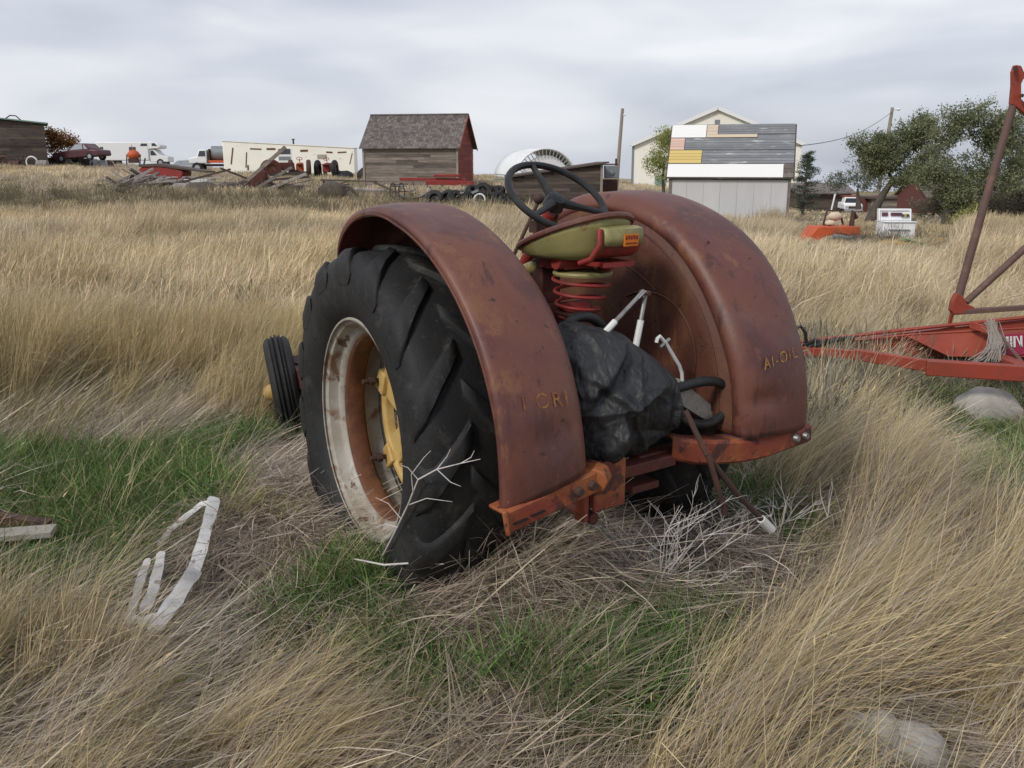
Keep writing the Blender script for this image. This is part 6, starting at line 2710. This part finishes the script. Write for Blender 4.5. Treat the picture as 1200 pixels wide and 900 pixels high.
GM = grass_material("grass_blades")
tall = [proto("tall_%d" % i, [blades(54, .065, .30, .80, .0027, .17, .45, 5, STRAW if i % 2 else GOLD, seed=i, heads=.08, headlen=.035, headw=.0014, spread=.55),
                              blades(24, .10, .12, .38, .0032, .40, .9, 4, GOLD + OLIVE[:2] + GREY[:1], seed=50 + i, spread=1.6)], GM) for i in range(6)]
arch = [proto("arch_%d" % i, [blades(64, .075, .45, .95, .0025, .50, .95, 6, STRAW if i % 2 else STRAW[:3] + GREY[:3], seed=100 + i, heads=.03, headlen=.035, headw=.0013, spread=.30),
                              blades(16, .12, .15, .40, .0030, .5, .9, 4, GREY, seed=150 + i, spread=1.4)], GM) for i in range(6)]
matt = [proto("matt_%d" % i, [blades(80, .17, .25, .58, .0030, 1.28, .45, 5, GREY, seed=200 + i, spread=.55, flat=True),
                              blades(30, .18, .10, .26, .0028, 1.2, .5, 4, GREY, seed=250 + i, spread=2.2, flat=True)], GM) for i in range(6)]
green = [proto("green_%d" % i, [blades(80, .13, .12, .30, .0040, .25, .85, 4, GREEN, seed=300 + i, spread=1.5),
                                blades(7, .13, .15, .34, .0026, .3, .6, 4, GOLD, seed=350 + i, spread=1.6)], GM) for i in range(5)]
olive = [proto("olive_%d" % i, [blades(50, .08, .20, .52, .0036, .28, .75, 5, OLIVE + GOLD[:1], seed=400 + i, spread=.7, heads=.03, headlen=.04, headw=.003)], GM) for i in range(4)]
wisp = [proto("wisp_%d" % i, [blades(9, .16, .40, .85, .0026, .45, .7, 7, STRAW, seed=450 + i, spread=.7, heads=.16, headlen=.045, headw=.0038)], GM) for i in range(5)]
midt = [proto("mid_%d" % i, [blades(64, .17, .34, .74, .0075, .24, .50, 3, STRAW if i % 3 else GOLD, seed=500 + i, spread=.8, heads=.05, headlen=.05, headw=.0025),
                             blades(22, .26, .12, .42, .009, .35, .7, 3, GOLD + OLIVE[:1] + GREY[:1], seed=550 + i, spread=1.6)], GM) for i in range(6)]
fart = [proto("far_%d" % i, [blades(64, .50, .20, .46, .024, .22, .5, 2, STRAW[:4] if i % 2 else STRAW[:2] + GOLD[:2] + GREY[:1], seed=600 + i, spread=1.0)], GM) for i in range(5)]
sage = [proto("sage_%d" % i, [blades(38, .12, .18, .46, .0038, .16, .35, 4, SAGE, seed=700 + i, spread=1.6, heads=.6, headlen=.07, headw=.0042)], GM) for i in range(4)]


def ss(v, a, b):
    t = np.clip((v - a) / (b - a), 0, 1)
    return t * t * (3 - 2 * t)


def row_of(d, z=.1):
    """photo row of a ground point d ahead"""
    t = (CAM_H - z) / d
    return 450 + FPX * (t * _cp - _sp) / (_cp + t * _sp)


# near field --------------------------------------------------------
x, y, px = sample(1.25, 8.2, 18500, -300, 1470)
py = row_of(y)
wob = 45 * fbm(x, y, 2.4, 31.0) + 25 * fbm(x, y, 5.5, 13.0)
qx, qy = px + wob, py + .6 * wob
gw, mw = patch(GREENP, x, y), patch(MATP, x, y)
bad, under, lx, ly = wheel_mask(x, y)
leanf = .10 + .40 * fbm(x, y, .9, 3.0) + .15 * fbm(x, y, 3.0, 8.0)
tone = 1 + .16 * fbm(x, y, 1.7, 6.0) + .16 * RNG.normal(0, 1, len(x))
warm = .5 + .5 * fbm(x, y, .8, 9.0)


def shades(m_, k=1.0):
    w_ = warm[m_][:, None]
    t_ = tone[m_][:, None] * k
    return np.clip(t_ * ((1 - w_) * np.array([[.94, .95, 1.02]]) + w_ * np.array([[1.05, 1.0, .88]])), .3, 1.6)


# where the long grass stands: the field behind, the lower left, the right; short turf between
w_field = (1 - ss(qy, 470, 505)) * (1 - ss(qx, 330, 420))
w_left = ss(qy, 725, 790) * (1 - ss(qx, 400, 470)) * (1 - np.exp(-(((px - 212) / 105) ** 2 + ((py - 770) / 95) ** 4) * .7))
w_right = ss(qx + .45 * (qy - 640), 850, 930) * ss(qy - .30 * np.clip(px - 1050, 0, 200), 575, 615) * (1 - ss(py, 850, 880) * np.exp(-((px - 1035) / 110) ** 4))
w_right = np.maximum(w_right, ss(qx, 905, 945) * (1 - ss(qy, 385, 410)))
w_rsage = ss(qx, 905, 945) * ss(qy, 385, 410) * (1 - ss(qy, 560, 610)) * .25
w_bot = ss(qy, 835, 890) * (1 - ss(qx, 640, 720)) * .55
clump = np.clip(.70 + .8 * fbm(x, y, 5.2, 41.0) + .35 * fbm(x, y, 2.3, 43.0), .12, 1)
longw = np.clip(np.maximum.reduce([w_field, w_left, w_right, w_bot, w_rsage]), 0, 1) * np.where(py > 470, clump, 1)
ok = ~bad
u = RNG.random(len(x))
thin = np.where(py > 470, .42, .6)
keepl = RNG.random(len(x)) < thin
is_long = ok & (u < longw) & ~under & keepl
in_long = ok & (u < longw) & ~under
rest = ok & ~in_long
r2 = RNG.random(len(x))
is_green = rest & (r2 < gw * (1 - .6 * longw)) & ~under
is_olive = rest & ~is_green & ~under & (RNG.random(len(x)) < .13 + .10 * ss(qx, 500, 350) * ss(qy, 680, 700))
is_mat = rest & (RNG.random(len(x)) > .6 * np.exp(-(((px - 200) / 80) ** 2 + ((py - 690) / 80) ** 2))) & ~is_green & ~is_olive & (RNG.random(len(x)) < np.where(under, .5, .72) * (1 - .8 * gw))
is_wisp = (rest & ~under & (RNG.random(len(x)) < .07)) | (is_long & (RNG.random(len(x)) < .05))
archp = np.clip(ss(qx, 500, 800) * .95 + .10 + .5 * ss(qy, 840, 880), 0, .95)
is_arch = is_long & (RNG.random(len(x)) < archp)
is_tall = is_long & ~is_arch
og = is_long & (RNG.random(len(x)) < .22) & (px < 600)
zone_h = .78 - .28 * ss(qy, 700, 740) * (1 - ss(qx, 430, 560)) - .34 * ss(qy, 780, 860) * (1 - ss(qx, 700, 820)) * ss(qx, 300, 430) - .12 * ss(qy, 800, 900)
hs = np.clip(1.0 + .30 * fbm(x, y, 1.3, 12.0), .55, 1.35) * np.clip(zone_h, .28, 1)
front = np.exp(-((lx + .75) ** 2 + (ly - .75) ** 2) / .30) + np.exp(-((lx + 1.0) ** 2 + (ly - .1) ** 2) / .25) + np.exp(-((lx - .1) ** 2 + (ly - 1.1) ** 2) / .22) + 1.1 * np.exp(-((lx + .95) ** 2 + (ly + .75) ** 2) / .16) + 1.3 * np.exp(-((lx - 2.0) ** 2 + (ly - .75) ** 2) / .30)
front = np.clip(front, 0, 1)
low = 1.3 * np.exp(-(((px - 1030) / 80) ** 2 + ((py - 925) / 45) ** 2)) + np.exp(-(((px - 210) / 100) ** 2 + ((py - 720) / 120) ** 2)) + .8 * np.exp(-(((px - 20) / 70) ** 2 + ((py - 640) / 30) ** 2)) + np.exp(-(((px - 1035) / 100) ** 2 + ((py - 930) / 70) ** 2)) + np.exp(-(((px - 1150) / 70) ** 2 + ((py - 535) / 40) ** 2))
low = np.clip(low, 0, 1)
foot = np.exp(-((px - 480) / 130) ** 2 - ((py - 715) / 32) ** 2)
hs = hs * (1 - .45 * ss(px, 1020, 1080) * (1 - ss(py, 640, 720)) * ss(py, 470, 500))
hs = hs * (1 - .5 * front * (1 - foot)) * (1 - .55 * low)
for nm, mk, pr, tl, ld, jit in (("tall_dry_grass", is_tall, tall, .0, -.1, .5), ("leaning_dry_grass", is_arch, arch, .03, .45, .22), ("olive_grass", is_olive | og, olive, .05, .1, .5),
                                ("dry_stalks", is_wisp, wisp, .02, .25, .5)):
    n = int(mk.sum())
    finish(nm, GM, pr, x[mk], y[mk], ld + leanf[mk] + RNG.normal(0, jit, n), tl, RNG.uniform(.65, 1.25, n) * (.35 + .65 * hs[mk]), shades(mk), hs[mk] / (.35 + .65 * hs[mk]))
n = int(is_mat.sum())
md_ = 2.2 * fbm(x, y, 1.1, 21.0) - .5
finish("matted_grass", GM, matt, x[is_mat], y[is_mat], md_[is_mat] + RNG.normal(0, .3, n), .0, RNG.uniform(.75, 1.2, n), shades(is_mat), RNG.uniform(.7, 1.5, n) * (1 - .55 * low[is_mat]) * (1 + 1.0 * foot[is_mat]))
n = int(is_green.sum())
finish("green_grass", GM, green, x[is_green], y[is_green], RNG.uniform(0, 6.28, n), 0, RNG.uniform(.7, 1.15, n), np.clip(tone[is_green][:, None] * np.array([[1, 1, 1.]]), .4, 1.5), RNG.uniform(.7, 1.1, n) * (1 - .3 * front[is_green]) * (1 - .5 * low[is_green]))

# middle field -------------------------------------------------------
x, y, px = sample(7.0, 27, 17000, -430, 1570)
py = row_of(y)
bad, under, lx, ly = wheel_mask(x, y)
tone = 1 + .18 * fbm(x, y, .8, 6.0) + .16 * fbm(x * .35, y, .42, 1.0) + .10 * RNG.normal(0, 1, len(x))
warm = .5 + .5 * fbm(x, y, .4, 9.0)
gw = patch(GREENP, x, y)
ok = ~bad & (RNG.random(len(x)) > gw) & (RNG.random(len(x)) < np.clip(.15 + (y - 6) / 4, 0, 1))
ok &= ~((px > 900) & (py > 395) & (RNG.random(len(x)) < .8))
hs = np.clip(.80 + .30 * fbm(x, y, .7, 12.0), .4, 1.3) * np.where((px > 920) & (px < 1120) & (y > 14), .35, 1.0)
n = int(ok.sum())
finish("field_grass", GM, midt, x[ok], y[ok], .05 + .5 * fbm(x[ok], y[ok], .5, 3.0) + RNG.normal(0, .45, n), .05, RNG.uniform(.65, 1.3, n), shades(ok, 1.08) * np.array([[1, 1.01, 1.14]]), hs[ok])
# far field ----------------------------------------------------------
x, y, px = sample(24, 98, 19000, -520, 1640)
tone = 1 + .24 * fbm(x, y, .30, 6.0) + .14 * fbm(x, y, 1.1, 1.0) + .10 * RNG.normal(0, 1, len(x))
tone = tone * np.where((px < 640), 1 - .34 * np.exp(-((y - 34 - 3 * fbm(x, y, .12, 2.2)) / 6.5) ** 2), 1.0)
warm = .5 + .5 * fbm(x, y, .16, 9.0)
ok = (RNG.random(len(x)) < np.clip(1.25 - y / 110, .3, 1)) & (RNG.random(len(x)) > np.clip(.15 - .5 * fbm(x, y, .45, 17.), 0, .7))
for bx0, by0, bx1, by1 in KEEP_OUT:
    ok &= ~((x > bx0) & (x < bx1) & (y > by0) & (y < by1))
hs = np.clip(.80 + .4 * fbm(x, y, .45, 12.0), .3, 1.4) * np.where(px > 880, .45, 1.0)
n = int(ok.sum())
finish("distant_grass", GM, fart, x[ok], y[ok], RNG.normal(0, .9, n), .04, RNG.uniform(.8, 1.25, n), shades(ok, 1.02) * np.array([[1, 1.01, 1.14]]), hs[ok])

# grey-green sage weeds beside the red implement ----------------------
sx, sy = [], []
for px_, py_, r, k in [(960, 455, .40, 34), (1010, 450, .40, 40), (1055, 455, .35, 26), (1100, 466, .3, 14), (990, 485, .45, 34), (950, 520, .3, 22), (930, 445, .3, 18), (975, 430, .3, 16), (1160, 462, .3, 8)]:
    cx, cy = g_at(px_, py_)
    a, q = RNG.random(k) * 6.28, np.sqrt(RNG.random(k)) * r
    sx += list(cx + q * np.cos(a))
    sy += list(cy + q * np.sin(a))
for px_, d, r, k in [(1015, 20.2, .5, 18), (1040, 19.9, .5, 22), (1065, 20.2, .6, 16), (1095, 20.2, .6, 16), (955, 22, .5, 8), (960, 16, .6, 10), (940, 11, .3, 8)]:
    c = spot(px_, d)
    a, q = RNG.random(k) * 6.28, np.sqrt(RNG.random(k)) * r
    sx += list(c.x + q * np.cos(a) * 1.4)
    sy += list(c.y + q * np.sin(a) * .7)
for px_, d_ in zip(RNG.uniform(-150, 860, 90), RNG.uniform(7.5, 20, 90)):
    c = spot(px_, d_)
    sx.append(c.x)
    sy.append(c.y)
nb = 420
bu = RNG.random(nb)
for px_, d_ in zip(RNG.uniform(-150, 640, nb), 31 + 11 * bu ** .8):
    if float(fbm(px_ * .02, d_, .9, 5.0)) > -.15:
        c = spot(px_, d_)
        sx.append(c.x)
        sy.append(c.y)
sx, sy = np.array(sx), np.array(sy)
n = len(sx)
far_ = np.where(sy > 28, 1.5, np.where(sy > 6.9, .9, .9))
finish("sage_weeds", GM, sage, sx, sy, RNG.uniform(0, 6.28, n), .05, RNG.uniform(.8, 1.2, n) * far_,
       np.where(sy[:, None] > 6.9, .62, 1.0) * np.where(sy[:, None] > 6.9, np.array([[1.08, 1.0, .85]]), 1.0) * np.ones((n, 3)) * RNG.uniform(.8, 1.15, (n, 1)), RNG.uniform(.8, 1.25, n))
